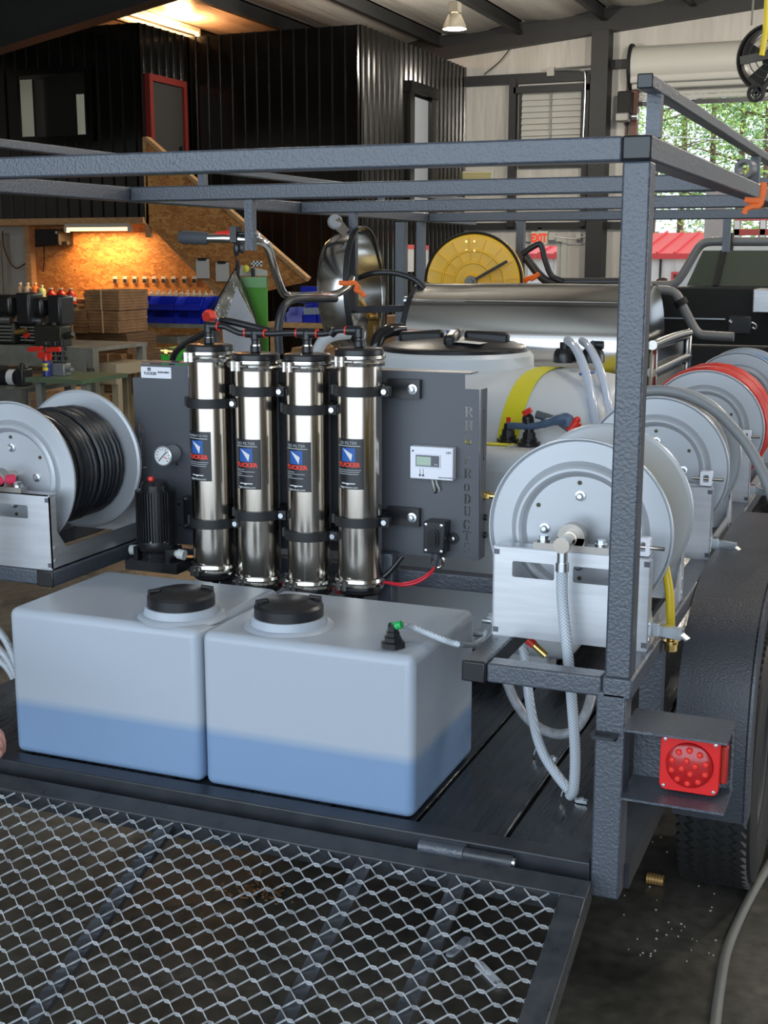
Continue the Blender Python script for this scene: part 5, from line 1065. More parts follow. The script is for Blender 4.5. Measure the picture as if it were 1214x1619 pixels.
# drum fan at the top right
YF_ = 9.0; c = at(1222, 92, YF_); s_ = (at(1222, 92, YF_)-at(1172, 92, YF_)).length
df = T('drum_fan', 'black round drum fan hanging at the upper right, with small caster wheel', 'fan', c)
P('shroud', MB().lathe([(s_, -.09), (s_+.012, -.09), (s_+.012, .09), (s_, .09), (s_-.006, .08), (s_-.006, -.08), (s_, -.09)], c, (.25, 1, .1), 48), M('fan_black', (.02, .018, .016), .4), df)
for k in range(5):
    a = 2*pi*k/5+.3; d = Vector((math.cos(a), 0, math.sin(a))); t_ = Vector((-math.sin(a), .5, math.cos(a)))
    P('blade', MB().add([c+d*.04-t_*.02, c+d*s_*.92-t_*.05, c+d*s_*.92+t_*.05, c+d*.04+t_*.02, c+d*.04-t_*.02+Vector((0, .006, 0)), c+d*s_*.92-t_*.05+Vector((0, .006, 0)), c+d*s_*.92+t_*.05+Vector((0, .006, 0)), c+d*.04+t_*.02+Vector((0, .006, 0))], [(0, 1, 2, 3), (7, 6, 5, 4), (0, 4, 5, 1), (1, 5, 6, 2), (2, 6, 7, 3)]), M('fan_blade', (.05, .045, .04), .5), df)
P('motor', MB().cyl(c+Vector((0, .0, 0)), c+Vector((0, .16, 0)), .07, 20), black_m, df)
for r in (.3, .5, .7, .9): P('guard_ring', MB().tube([c+Vector((math.cos(t)*s_*r, -.10, math.sin(t)*s_*r)) for t in [2*pi*k/32 for k in range(32)]], .003, 6, closed=True), M('guard_wire', (.03, .03, .03), .5), df)
P('brace', MB().bar(c+Vector((-s_*.97, -.1, -.02)), c+Vector((s_*.97, -.1, .04)), .03, .05), M('fan_brace', (.06, .055, .05), .5), df)
cw = at(1195, 147, YF_-.2); P('caster_wheel', MB().lathe([(.02, -.012), (.026, -.012), (.026, .012), (.02, .012)], cw, (.2, 1, 0), 16).lathe([(.040, -.018), (.054, -.018), (.058, -.008), (.058, .008), (.054, .018), (.040, .018), (.040, -.018)], cw, (.2, 1, 0), 28).bar(cw+Vector((-.045, 0, 0)), cw+Vector((.045, 0, 0)), .014, .014).bar(cw+Vector((0, 0, -.045)), cw+Vector((0, 0, .045)), .014, .014), rub_m, df)
P('caster_fork', MB().bar(cw+Vector((.02, .02, .02)), cw+Vector((.10, .12, .12)), .03, .03), black_m, df)
P('yellow_hanger', MB().tube([at(1204, 88, YF_-.2), at(1210, 50, YF_-.2), Vector((at(1214, -10, YF_-.2).x, YF_-.2, zroof(0)-.25))], .018, 10), M('yellow_cable', (.75, .60, .03), .45), df)
P('chain', MB().tube([at(1188, 40, YF_), Vector((at(1200, 0, YF_).x, YF_, zroof(0)-.2))], .007, 6), rust_m, df)
# ------------------------------------------------------------------ left storage: speaker, clipboards, bottles, bins, boxes
a, b = at(55, 388, 16.0), at(92, 362, 16.0)
sp = T('wall_speaker', 'black box on the strand-board wall under the strip lamp', 'speaker', ((a.x+b.x)/2, 16.3, a.z))
P('box', MB().box(a.x, b.x, 16.0, 16.36, a.z, b.z), black_m, sp, bev=.015); c = at(97, 384, 16.0); P('arm', MB().bar((a.x-.05, 16.1, a.z), (c.x+.05, 16.1, c.z), .06, .05), black_m, sp)
P('knob', MB().cyl((b.x-.03, 15.99, b.z-.05), (b.x-.03, 16.01, b.z-.05), .02, 10), zinc_m, sp)
S('power_cord', MB().tube(smooth([at(69, 386, 16.375), at(70, 410, 16.375), at(68, 430, 16.375)], 4), .010, 6), black_m, 'black cord hanging below the wall speaker', 'cord')
S('power_cord', MB().tube(smooth([at(4, 365, 16.3), at(6, 390, 16.3), at(16, 415, 16.3), at(26, 424, 16.3), at(38, 418, 16.3), at(46, 411, 16.3)], 5), .012, 6), M('brown_cord', (.10, .05, .02), .6), 'brown cord looping on the cream wall at far left', 'cord')
for k, (x0, y0, x1, y1) in enumerate(((310, 410, 330, 440), (341, 415, 361, 445))):
    a, b = at(x0, y1, 15.75), at(x1, y0, 15.75)
    t = T('clipboard', 'clipboard with white paper on the stair side, %s' % ('left one', 'right one'[:9])[k], 'clipboard', a)
    P('paper', MB().box(a.x, b.x, 15.755, 15.765, a.z, b.z), paper_m, t); P('board', MB().box(a.x-.005, b.x+.005, 15.766, 15.785, a.z-.01, b.z+.02), card_m, t); P('clip', MB().box((a.x+b.x)/2-.06, (a.x+b.x)/2+.06, 15.735, 15.755, b.z-.02, b.z+.02), plas_m, t)
for k, px in enumerate((171, 187, 202, 218, 233, 248, 264, 281, 297, 316)):
    c = at(px, 442.5, 16.2); S('label_card', MB().box(c.x-.035, c.x+.035, 16.375, 16.385, c.z-.05, c.z+.05), paper_m, 'small label card, number %s from the left in the row on the strand board' % ('one', 'two', 'three', 'four', 'five', 'six', 'seven', 'eight', 'nine', 'ten')[k], 'card', 'label cards on the strand-board wall')
    P('print', MB().box(c.x-.03, c.x+.03, 16.368, 16.374, c.z-.045, c.z+.010), print_k, bpy.data.objects[[o.name for o in C.objects if o.name.startswith('label_card')][-1]])
# shelf and bottles along the wall
zs = at(200, 473, 15.9).z; xs0, xs1 = at(20, 473, 15.9).x, at(352, 473, 15.9).x
sh = T('wall_bench', 'long dark bench under the row of bottles', 'bench', ((xs0+xs1)/2, 16.0, 0))
P('top', MB().box(xs0, xs1, 15.6, 16.38, zs-.05, zs), card_d, sh)
for x in (xs0+.05, (xs0+xs1)/2, xs1-.1): P('leg', MB().box(x, x+.08, 15.65, 15.73, 0, zs-.05), wood_m, sh)
capc = [M('cap_'+n, c_, .4) for n, c_ in (('white', (.7, .68, .6)), ('green', (.03, .35, .06)), ('yellow', (.75, .55, .05)), ('red', (.55, .05, .03)))]
bot_m = M('milky_bottle', (.55, .50, .40), .4)
def bottle(px, h, w, label, mt, grp, capm, Y=15.9, name='bottle', z=None):
    c = at(px, 470, Y); z = zs if z is None else z
    t = T(name, label, 'bottle', (c.x, Y, z), grp)
    P('body', MB().lathe([(0, z), (w, z), (w, z+h*.62), (w*.85, z+h*.74), (w*.35, z+h*.88), (w*.35, z+h)], (c.x, Y, 0), n=16), mt, t)
    P('cap', MB().cyl((c.x, Y, z+h), (c.x, Y, z+h*1.10), w*.4, 12), capm, t); return t
ORD = 'first second third fourth fifth sixth seventh eighth ninth tenth eleventh twelfth thirteenth fourteenth fifteenth sixteenth seventeenth eighteenth nineteenth'.split()
for k in range(19):
    px = 176+k*9.3; bottle(px, .125, .038, 'small milky bottle in the row above the blue bins, %s from the left' % ORD[k], bot_m, 'bottles in the row on the wall bench', capc[(0, 0, 1, 0, 0, 0, 2, 0, 0, 3)[k % 10]])
ord_ = ('leftmost', 'second', 'third', 'fourth')
for k, px in enumerate((33, 45, 57, 67)): bottle(px, .20 if k < 3 else .17, .06, '%s of the clear jugs at the left end of the bench' % ord_[k], (M('clear_jug', (.45, .42, .36), .2, trans=.3), bot_m, M('orange_jug', (.75, .22, .06), .3), M('green_label_jug', (.30, .42, .22), .3))[k], 'clear jugs on the bench', capc[0], name='jug')
for k, px in enumerate((81, 97, 112)):
    t = bottle(px, .20, .075, '%s red-bodied jug left of the cardboard stack' % ord_[k], M('red_jug', (.45, .02, .02), .3), 'red jugs on the bench', capc[0], name='jug', z=zs-.06, Y=15.5)
    P('label', MB().lathe([(.0765, zs-.02), (.0765, zs+.035)], (t.location.x, 15.5, 0), n=16), paper_m, t)
sb = T('jug_shelf', 'low shelf carrying the red jugs', 'shelf', (at(97, 490, 15.5).x, 15.5, 0)); c = at(97, 490, 15.5)
P('top', MB().box(c.x-.35, c.x+.35, 15.38, 15.59, zs-.10, zs-.06), card_d, sb)
for x in (c.x-.3, c.x+.25): P('leg', MB().box(x, x+.05, 15.42, 15.5, 0, zs-.10), wood_m, sb)
# blue bins on a steel table
YB = 11.5
zbn = at(260, 511, YB).z
bt = T('bin_table', 'low steel table carrying the blue bins', 'table', (at(265, 520, YB).x, YB+.15, 0))
a, b = at(192, 511, YB), at(352, 511, YB)
P('top', MB().box(a.x, b.x, YB-.05, YB+.45, zbn-.04, zbn), rust_m, bt)
for x in (a.x+.08, b.x-.15): P('leg', MB().box(x, x+.07, YB, YB+.07, 0, zbn-.04), M('dark_leg', (.05, .05, .05), .5), bt)
P('drawer', MB().box(at(218, 530, YB).x, at(282, 530, YB).x, YB-.02, YB+.3, at(240, 542, YB).z, at(240, 531, YB).z), rust_m, bt)
P('cabinet', MB().box(at(218, 530, YB).x, at(300, 530, YB).x, YB-.0, YB+.3, at(240, 590, YB).z, at(240, 553, YB).z), M('cream_cabinet', (.36, .33, .22), .5), bt)
def bin_(x0, x1, z0, z1, Y, label, grp='blue parts bins'):
    t = T('parts_bin', label, 'bin', ((x0+x1)/2, Y, z0), grp); d = .26; h = z1-z0
    b = MB(); th = .008
    b.box(x0, x1, Y, Y+d, z0, z0+th).box(x0, x1, Y+d-th, Y+d, z0, z1)
    for x in (x0, x1-th): b.sheet([(Y, z0), (Y+d, z0), (Y+d, z1), (Y+.07, z1), (Y, z0+h*.5)], [], th, (x, 0, 0), YF, ZF)
    P('shell', b, blue_bin, t); P('front_lip', MB().box(x0, x1, Y-.004, Y+th, z0, z0+h*.42).box(x0, x1, Y-.014, Y, z0+h*.38, z0+h*.46), blue_bin, t); return t
h1 = (at(260, 469, YB).z-zbn)/2
for r in range(2):
    for k in range(3):
        x0, x1 = at(192+42*k, 500, YB).x, at(233+42*k, 500, YB).x
        bin_(x0, x1, zbn+h1*r, zbn+h1*(r+1)-.004, YB, 'blue parts bin, %s row, %s from the left' % (('bottom', 'top')[r], ('first', 'second', 'third')[k]))
a, b = at(318, 500, YB), at(339, 470, YB); bin_(a.x, b.x, zbn, b.z, YB+.02, 'tall blue parts bin at the right end of the bins')
# second group of blue bins on a lumber-topped bench behind the filters
Y2 = 12.0; z2 = at(470, 510, Y2).z
b2 = T('lumber_bench', 'bench with pale lumber edge behind the filter canisters', 'bench', (at(470, 515, Y2).x, Y2, 0)); a, b = at(420, 515, Y2), at(530, 515, Y2)
P('top', MB().box(a.x, b.x, Y2-.1, Y2+.5, z2-.05, z2), wood_m, b2)
for x in (a.x+.05, b.x-.12): P('leg', MB().box(x, x+.07, Y2, Y2+.07, 0, z2-.05), wood_m, b2)
for k, (x0, x1, y0, lab, mt) in enumerate(((436, 447, 495, 'small pale blue bin on the lumber bench', 1), (450, 474, 487, 'lilac open bin on the lumber bench', 1), (476, 497, 482, 'blue ribbed bin on the lumber bench', 0), (499, 526, 470, 'larger dark blue bin at the right of the lumber bench', 0))):
    a, b = at(x0, 509, Y2), at(x1, y0, Y2); t = bin_(a.x, b.x, z2, b.z, Y2+.05, lab, 'bins on the lumber bench')
    if mt:
        for ch in t.children: ch.data.materials[0] = M('lilac_plastic', (.16, .18, .55), .4)
a, b = at(478, 480, Y2+.4), at(506, 453, Y2+.4); rk = T('bin_rack', 'blue bin on a raised shelf near the stair foot', 'bin', (a.x, Y2+.4, z2)); P('shell', MB().box(a.x, b.x, Y2+.35, Y2+.5, a.z, b.z), blue_bin, rk, bev=.01); P('post', MB().box(a.x+.02, a.x+.05, Y2+.4, Y2+.45, z2, a.z), rust_m, rk)
# cardboard boxes
YC = 10.2
def carton(x0, y0, x1, y1, Y, d, label, m=card_m, tape=True, grp='flattened carton bundles'):
    a, b = at(x0, y1, Y), at(x1, y0, Y)
    t = T('cardboard_bundle', label, 'box', ((a.x+b.x)/2, Y, a.z), grp)
    nb = 7; w = (b.x-a.x)
    for k in range(nb):
        h = b.z-a.z; z0 = a.z+h*k/nb; dx = random.uniform(-.006, .006); P('cardboard_sheet', MB().box(a.x+dx, b.x+dx, Y+random.uniform(0, .012), Y+d, z0+.001, z0+h/nb-.001), m, t)
    if tape: xm = (a.x+b.x)/2; P('strapping', MB().box(xm-.008, xm+.008, Y-.006, Y-.002, a.z, b.z).box(xm-.008, xm+.008, Y-.006, Y+d, b.z+.0005, b.z+.003), M('pale_strapping', (.60, .42, .22), .5), t)
    return t
carton(134, 459, 187, 490, YC, .5, 'flattened cartons topmost on the stack left of the blue bins')
carton(92, 492, 137, 526, YC, .5, 'flattened cartons, second layer down at the left')
carton(140, 492, 186, 526, YC, .5, 'flattened cartons, second layer down at the right')
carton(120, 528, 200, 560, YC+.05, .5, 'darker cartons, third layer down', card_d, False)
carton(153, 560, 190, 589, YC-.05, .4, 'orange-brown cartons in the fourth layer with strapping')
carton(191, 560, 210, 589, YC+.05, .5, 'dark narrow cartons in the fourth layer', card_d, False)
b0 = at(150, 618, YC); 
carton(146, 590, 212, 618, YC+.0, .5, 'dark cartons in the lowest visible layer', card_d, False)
pl = T('pallet', 'pallet under the stack of cartons', 'pallet', (b0.x, YC, 0)); a, b = at(120, 618, YC), at(212, 618, YC)
for k in range(5): P('board', MB().box(a.x, b.x, YC+.02+.11*k, YC+.1+.11*k, a.z-.03, a.z-.003), wood_m, pl)
for x in (a.x, (a.x+b.x)/2-.04, b.x-.08): P('runner', MB().box(x, x+.08, YC+.02, YC+.54, 0, a.z-.03), wood_m, pl)
carton(460, 550, 478, 580, 9.0, .3, 'small tan carton behind the second filter', card_m, False, 'small cartons behind the filters')
carton(484, 552, 505, 580, 9.0, .3, 'small open carton behind the third filter', card_m, False, 'small cartons behind the filters')
carton(600, 500, 630, 600, 8.0, .3, 'tall brown carton seen between the surface cleaner and barrel', card_m, False, 'small cartons behind the filters')
for (x0, x1, yy) in ((455, 512, 580), (596, 634, 600)):
    Yq = 9.0 if x0 < 500 else 8.0; a, b = at(x0, yy, Yq), at(x1, yy, Yq); t = T('stand_table', 'small stand under the cartons, %s' % ('behind the filters' if x0 < 500 else 'left of the barrel'), 'table', ((a.x+b.x)/2, Yq, 0))
    P('top', MB().box(a.x, b.x, Yq-.02, Yq+.35, a.z-.03, a.z), rust_m, t)
    for x in (a.x+.02, b.x-.06): P('leg', MB().box(x, x+.04, Yq, Yq+.3, 0, a.z-.03), rust_m, t)
# ------------------------------------------------------------------ steel benches at the left with engines and parts
YK = 7.6
def bench(label, x0, x1, py, Y, d, mats=rust_m, th=.03, name='steel_bench'):
    a, b = at(x0, py, Y), at(x1, py, Y); t = T(name, label, 'bench', ((a.x+b.x)/2, Y, 0)); z = a.z
    P('top', MB().box(a.x, b.x, Y, Y+d, z-th, z), mats, t); P('apron', MB().box(a.x, b.x, Y, Y+.02, z-.16, z-th), mats, t)
    for x in (a.x, b.x-.06):
        for y in (Y+.02, Y+d-.08): P('leg', MB().box(x, x+.06, y, y+.06, 0, z-th), mats, t)
    return t, z
bk, zk = bench('far grey steel bench carrying the black engines', -60, 146, 544, YK+1.0, .8)
P('side_panel', MB().box(at(100, 600, YK+.97).x, at(136, 600, YK+.97).x, YK+.96, YK+.98, at(110, 610, YK+.97).z, at(110, 572, YK+.97).z), rust_m, bk)
bl, zl = bench('lower shelf bench with pale top right of the engines', 144, 183, 575, YK+1.2, .5, M('pale_bench', (.40, .33, .22), .5), .09, 'side_bench')
bn, zn = bench('near grey steel bench with pump and spray can', -60, 30, 612, YK, .7, M('green_grey_steel', (.17, .17, .15), .45, .2, var=.3, vscale=8))
# tray in front of can
a = at(40, 600, YK+.05); b = at(127, 590, YK+.05)
ty = T('steel_tray', 'green-edged steel tray under the blue and yellow spray can', 'tray', ((a.x+b.x)/2, YK+.3, 0)); zt2 = at(100, 599, YK+.05).z
P('top', MB().box(at(36, 600, YK).x+.004, at(127, 600, YK).x, YK+.02, YK+.6, zt2-.03, zt2), M('tray_green', (.12, .17, .10), .4, .2), ty)
for x in (at(38, 600, YK).x+.02, at(122, 600, YK).x-.04): P('leg', MB().box(x, x+.05, YK+.1, YK+.15, 0, zt2-.03), rust_m, ty)
# spray can
c = at(75, 597, YK+.18); z = zt2
sc2 = T('spray_can', 'blue and yellow spray can with red cap on the steel tray', 'can', (c.x, c.y, z)); hh = at(75, 573, YK+.18).z-z; r = .032
P('body', MB().lathe([(0, z), (r, z+.002), (r, z+hh), (r*.7, z+hh+.02), (0, z+hh+.02)], (c.x, c.y, 0), n=24), M('can_blue', (.02, .03, .20), .3), sc2)
P('shield', MB().lathe([(r+.001, z+hh*.42), (r+.001, z+hh*.95)], (c.x, c.y, 0), n=12, a0=-pi/2-.7, a1=-pi/2+.9), M('can_yellow', (.80, .62, .02), .4), sc2)
w_ = text('WD-40', .03, (0, 0, z+hh*.72), XF, ZF, depth=.0003, sx=.9, off=.0008); o_ = MB(); o_.f = w_.f
for vx, vy, vz in w_.v: a = -pi/2+.1+vx/r; o_.v.append((c.x+math.cos(a)*(r+.0022+vy*0), c.y+math.sin(a)*(r+.0022), vz))
P('lettering', o_, print_b, sc2)
P('cap', MB().lathe([(0, z+hh+.06), (r*.5, z+hh+.06), (r*.8, z+hh+.02), (r*.8, z+hh+.005)], (c.x, c.y, 0), n=18).bar((c.x-.07, c.y, z+hh+.055), (c.x+.04, c.y, z+hh+.04), .03, .045), red_m, sc2)
# electric valve box
c = at(98, 596, YK+.25); S('valve_box', MB().box(c.x-.08, c.x+.05, c.y-.04, c.y+.05, zt2, zt2+.09).cyl((c.x+.05, c.y, zt2+.05), (c.x+.11, c.y-.02, zt2+.045), .018, 10), M('grey_cast', (.25, .26, .27), .4, .5), 'grey cast valve box on the tray right of the spray can', 'valve', bev=.006)
# valve manifold, black with red handles
c = at(86, 590, YK+.3); zb2 = zt2
vm = T('valve_manifold', 'black valve assembly with red handles standing on the tray', 'valve', (c.x, c.y, zb2))
b = MB(); top = at(86, 538, YK+.3).z
for dx in (-.06, .02, .08):
    for k in range(7): b.cyl((c.x+dx, c.y, zb2+(top-zb2)*k/7), (c.x+dx, c.y, zb2+(top-zb2)*(k+.7)/7), .024+.012*((k+int(dx*100)) % 2), 10)
P('valve_stack', b, plas_m, vm)
for dx in (-.12, .04): zz = at(86, 551, YK+.4).z; P('red_handle', MB().bar((c.x+dx-.06, c.y-.05, zz), (c.x+dx+.06, c.y-.05, zz+.01), .03, .035), red_m, vm)
# small pump on the near bench
c = at(22, 604, YK+.25); pm = T('small_pump', 'small black pump with white label lying on the near steel bench', 'pump', (c.x, c.y, zn))
P('motor', MB().cyl((c.x-.17, c.y, zn+.06), (c.x+.06, c.y, zn+.06), .058, 20), plas_m, pm); P('label', MB().lathe([(.0595, -.03), (.0595, .03)], (c.x-.0, c.y, zn+.06), (1, 0, 0), 20), paper_m, pm)
P('pump_head', MB().box(c.x+.06, c.x+.13, c.y-.06, c.y+.06, zn, zn+.13).cyl((c.x+.10, c.y-.02, zn+.12), (c.x+.10, c.y-.02, zn+.17), .02, 10), plas_m, pm, bev=.01)
# engines
def engine(px, Y, z, label, s=1.0):
    c = at(px, 520, Y); t = T('engine', label, 'engine', (c.x, Y, z)); x = c.x
    P('crankcase', MB().box(x-.14*s, x+.14*s, Y-.1, Y+.16, z, z+.18*s), M('dark_cast', (.035, .037, .032), .45, .5, var=.4, vscale=30), t, bev=.02)
    P('fuel_tank', MB().box(x-.19*s, x+.13*s, Y-.12, Y+.14, z+.24*s, z+.40*s), M('engine_black', (.012, .012, .012), .25), t, bev=.03, seg=3)
    P('air_filter', MB().box(x+.15*s, x+.29*s, Y-.08, Y+.12, z+.16*s, z+.42*s), plas_m, t, bev=.02)
    P('decal', MB().box(x-.16*s, x-.02*s, Y-.124, Y-.1215, z+.29*s, z+.34*s), paper_m, t)
    P('muffler', MB().cyl((x-.12*s, Y-.05, z+.2*s), (x+.1*s, Y-.05, z+.2*s), .05*s, 16), zinc_m, t)
    for k in range(5): P('cooling_fin', MB().box(x-.1*s, x+.12*s, Y-.13, Y-.1, z+.03*s+k*.028*s, z+.042*s+k*.028*s), rust_m, t)
    P('red_knob', MB().cyl((x-.02*s, Y-.16, z+.08*s), (x-.02*s, Y-.13, z+.08*s), .025, 12), red_m, t)
    P('brass_fitting', MB().cyl((x+.16*s, Y-.1, z+.10*s), (x+.26*s, Y-.1, z+.12*s), .025, 10), brass_m, t)
    return t
engine(12, YK+1.2, zk, 'black small engine on the far steel bench, at the photo edge', 1.0)
e2_ = engine(62, YK+1.3, zk, 'black small engine with upright air filter, nearer the cartons', .95)
a, b = at(-5, 474, YK+1.5), at(14, 470, YK+1.5); S('yellow_case', MB().box(a.x-.1, b.x, YK+1.45, YK+1.6, zk, b.z), M('amber_plastic', (.75, .36, .02), .4), 'amber case behind the left engine at the photo edge', 'case', bev=.01)
c = at(92, 540, YK+1.15); S('pump_block', MB().box(c.x-.16, c.x+.10, YK+1.05, YK+1.2, zk, zk+.16).cyl((c.x-.1, YK+1.1, zk+.16), (c.x-.1, YK+1.1, zk+.19), .02, 10).cyl((c.x, YK+1.1, zk+.16), (c.x, YK+1.1, zk+.19), .02, 10).cyl((c.x+.10, YK+1.12, zk+.08), (c.x+.17, YK+1.12, zk+.10), .028, 12), M('dark_pump_cast', (.05, .05, .04), .4, .6), 'dark cast pump block at the right end of the far bench', 'pump', bev=.008)
# hanging plastic sheets: clear triangular bag and green sheet
Yg = 6.6
a, b, c, d, e = [at(x, y, Yg) for x, y in ((371, 428), (338, 492), (352, 520), (352, 640), (409, 520))]
pb = T('plastic_funnel', 'clear crinkled plastic sheet folded to a point, hung left of the handle tube', 'sheet', at(380, 600, Yg))
P('clear_side', MB().sheet([(p.x, p.z) for p in (b, c, e, a)], [], .006, (0, Yg, 0), XF, ZF), M('crinkled_plastic', (.40, .36, .28), .10, bump=1, bscale=14, bdist=.03, spec=.9, var=.6, vscale=14), pb)
g = [at(x, y, Yg-.02) for x, y in ((375, 455), (352, 520), (362, 640), (415, 640), (409, 520))]
P('white_side', MB().sheet([(p.x, p.z) for p in g], [], .006, (0, Yg-.02, 0), XF, ZF), M('milky_plastic', (.45, .45, .48), .45), pb)
P('edge_cord', MB().tube([at(333, 490, Yg-.03), at(352, 460, Yg-.03), at(372, 424, Yg-.03), at(390, 460, Yg-.03), at(403, 500, Yg-.03), at(412, 545, Yg-.03), at(420, 600, Yg-.03)], .005, 6), black_m, pb)
P('stand', MB().cyl((at(376, 600, Yg).x, Yg+.03, 0), (at(376, 600, Yg).x, Yg+.03, at(374, 412, Yg).z), .010, 8).tube(smooth([at(372, 428, Yg-.03), at(374, 412, Yg-.03), at(370, 400, Yg-.03)], 3), .004, 6).box(at(376, 600, Yg).x-.15, at(376, 600, Yg).x+.15, Yg-.1, Yg+.09, 0, .03), black_m, pb)
a, b = at(383, 560, Yg+.1), at(422, 438, Yg+.1)
gs = T('green_sheet', 'translucent green plastic sheet hanging behind the clear funnel', 'sheet', ((a.x+b.x)/2, Yg+.1, a.z-.2))
P('sheet', MB().box(a.x, b.x, Yg+.095, Yg+.105, a.z-.15, b.z), M('green_plastic', (.10, .32, .05), .25), gs); P('top_hem', MB().box(a.x, b.x, Yg+.09, Yg+.11, b.z-.06, b.z), M('pale_green_plastic', (.22, .42, .20), .3), gs)
a2, b2 = at(375, 436, Yg+.12), at(420, 422, Yg+.12); P('hanger_card', MB().sheet([(a2.x, a2.z), (b2.x, a2.z), (b2.x, b2.z-.02), (a2.x+.02, b2.z+.01)], [], .006, (0, Yg+.14, 0), XF, ZF), M('hanger_grey', (.42, .40, .34), .5), gs)
a3 = at(397, 421, Yg+.10); 
for r in range(3):
    for k in range(6):
        if (r+k) % 2 == 0: P('check', MB().box(a3.x+.0115*k, a3.x+.0115*(k+1), Yg+.10, Yg+.105, a3.z+.010*r, a3.z+.010*(r+1)), print_k, gs)
        else: P('check', MB().box(a3.x+.0115*k, a3.x+.0115*(k+1), Yg+.10, Yg+.105, a3.z+.010*r, a3.z+.010*(r+1)), paper_m, gs)
P('yellow_tag', MB().ball(at(389, 425, Yg+.09), .022, 8, (1, .2, 1)), M('yellow_tag', (.75, .65, .05), .5), gs)
P('stand', MB().cyl((at(402, 560, Yg+.12).x, Yg+.12, 0), (at(402, 560, Yg+.12).x, Yg+.12, at(402, 424, Yg+.12).z), .010, 8).box(at(402, 560, Yg).x-.15, at(402, 560, Yg).x+.15, Yg+.11, Yg+.3, 0, .03), black_m, gs)
c = at(330, 500, 6.3); rc = T('red_knob_valve', 'red hexagonal cap on a post left of the leftmost filter riser', 'cap', (c.x, 6.3, 0)); P('cap', MB().lathe([(0, -.03), (.028, -.03), (.038, -.01), (.038, .03), (0, .03)], c, (0, 1, 0), 6), red_m, rc); P('post', MB().cyl((c.x, 6.35, 0), (c.x, 6.35, c.z), .015, 10), steel_blk, rc)
c = at(300, 560, 8.2); S('green_crate', MB().box(c.x-.25, c.x+.45, 8.2, 8.5, 0, c.z+.04), M('green_crate', (.04, .42, .04), .4), 'bright green crate glimpsed behind the leftmost filter', 'crate', bev=.01)
# tape roll and yellow strap on the right rail
c = at(1178, 270, 3.48); S('tape_roll', MB().lathe([(.016, -.014), (.025, -.014), (.025, .014), (.016, .014), (.016, -.014)], Vector((-.418, 3.48, 1.835)), (.3, 1, 0), 24), M('grey_tape', (.16, .16, .17), .4), 'dark tape roll standing on the right rack rail', 'roll')
S('rail_bungee', MB().tube(smooth([Vector((-.425, 3.55, 1.812)), Vector((-.420, 3.58, 1.84)), Vector((-.425, 3.63, 1.834)), Vector((-.43, 3.75, 1.814)), Vector((-.43, 3.9, 1.814))], 4), .008, 8), M('yellow_bungee', (.75, .60, .05), .5), 'yellow strap on the right rack rail by the short upright', 'strap')
# ------------------------------------------------------------------ floor litter and hose
S('floor_hose', MB().tube(smooth([atz(1240, 1330, .012), atz(1205, 1385, .012), atz(1175, 1440, .012), atz(1150, 1500, .012), atz(1138, 1560, .012), atz(1128, 1640, .012)], 6), .012, 12), M('grey_floor_hose', (.17, .17, .16), .5), 'grey hose lying on the concrete at the lower right', 'hose')
c = atz(1036, 1390, .016); b = MB()
for k in range(6): b.cyl(c+Vector((-.022+.0075*k, 0, 0)), c+Vector((-.022+.0075*k+.006, 0, 0)), .0145, 14)
S('brass_plug', b.cyl(c+Vector((-.022, 0, 0)), c+Vector((.022, 0, 0)), .012, 14), M('tan_brass', (.42, .24, .08), .4, .4), 'tan ribbed plug on the floor beside the tyre', 'plug')
for k, (x0, y0, x1, y1, w, lab) in enumerate(((758, 1525, 788, 1556, .022, 'white plastic strip on the floor under the ramp mesh'), (712, 1508, 738, 1486, .022, 'pale strip on the floor under the ramp mesh, beside a brace'))):
    p, q_ = atz(x0, y0, .004), atz(x1, y1, .004); S('plastic_strip', MB().bar(p, q_, w, .006).cyl(q_+Vector((0, 0, -.003)), q_+Vector((0, 0, .003)), w/2, 12).cyl(p+Vector((0, 0, -.003)), p+Vector((0, 0, .003)), w/2, 12), white_pl if k == 0 else M('pale_strip', (.35, .37, .42), .5), lab, 'strip')
rnd = random.Random(5); b = MB()
for k in range(45):
    c = atz(rnd.uniform(985, 1130), rnd.uniform(1290, 1520), .002); s = rnd.uniform(.0008, .0026); b.bar(c, c+Vector((s*2, s*rnd.uniform(-1, 1), 0)), s, .003)
S('floor_chips', b, M('pale_chips', (.55, .50, .40), .7), 'scatter of pale crumbs on the concrete beside the trailer leg', 'debris', kind='stuff')
b = MB(); c = atz(405, 1408, .006)
for k in range(60):
    p = c+Vector((rnd.gauss(0, .045), rnd.gauss(0, .03), 0)); b.bar(p, p+Vector((rnd.uniform(-.02, .02), rnd.uniform(-.02, .02), rnd.uniform(0, .006))), .006, .004)
S('leaf_litter', b, M('dry_leaves', (.20, .10, .035), .8), 'brown dry litter on the floor below the ramp mesh', 'debris', kind='stuff')
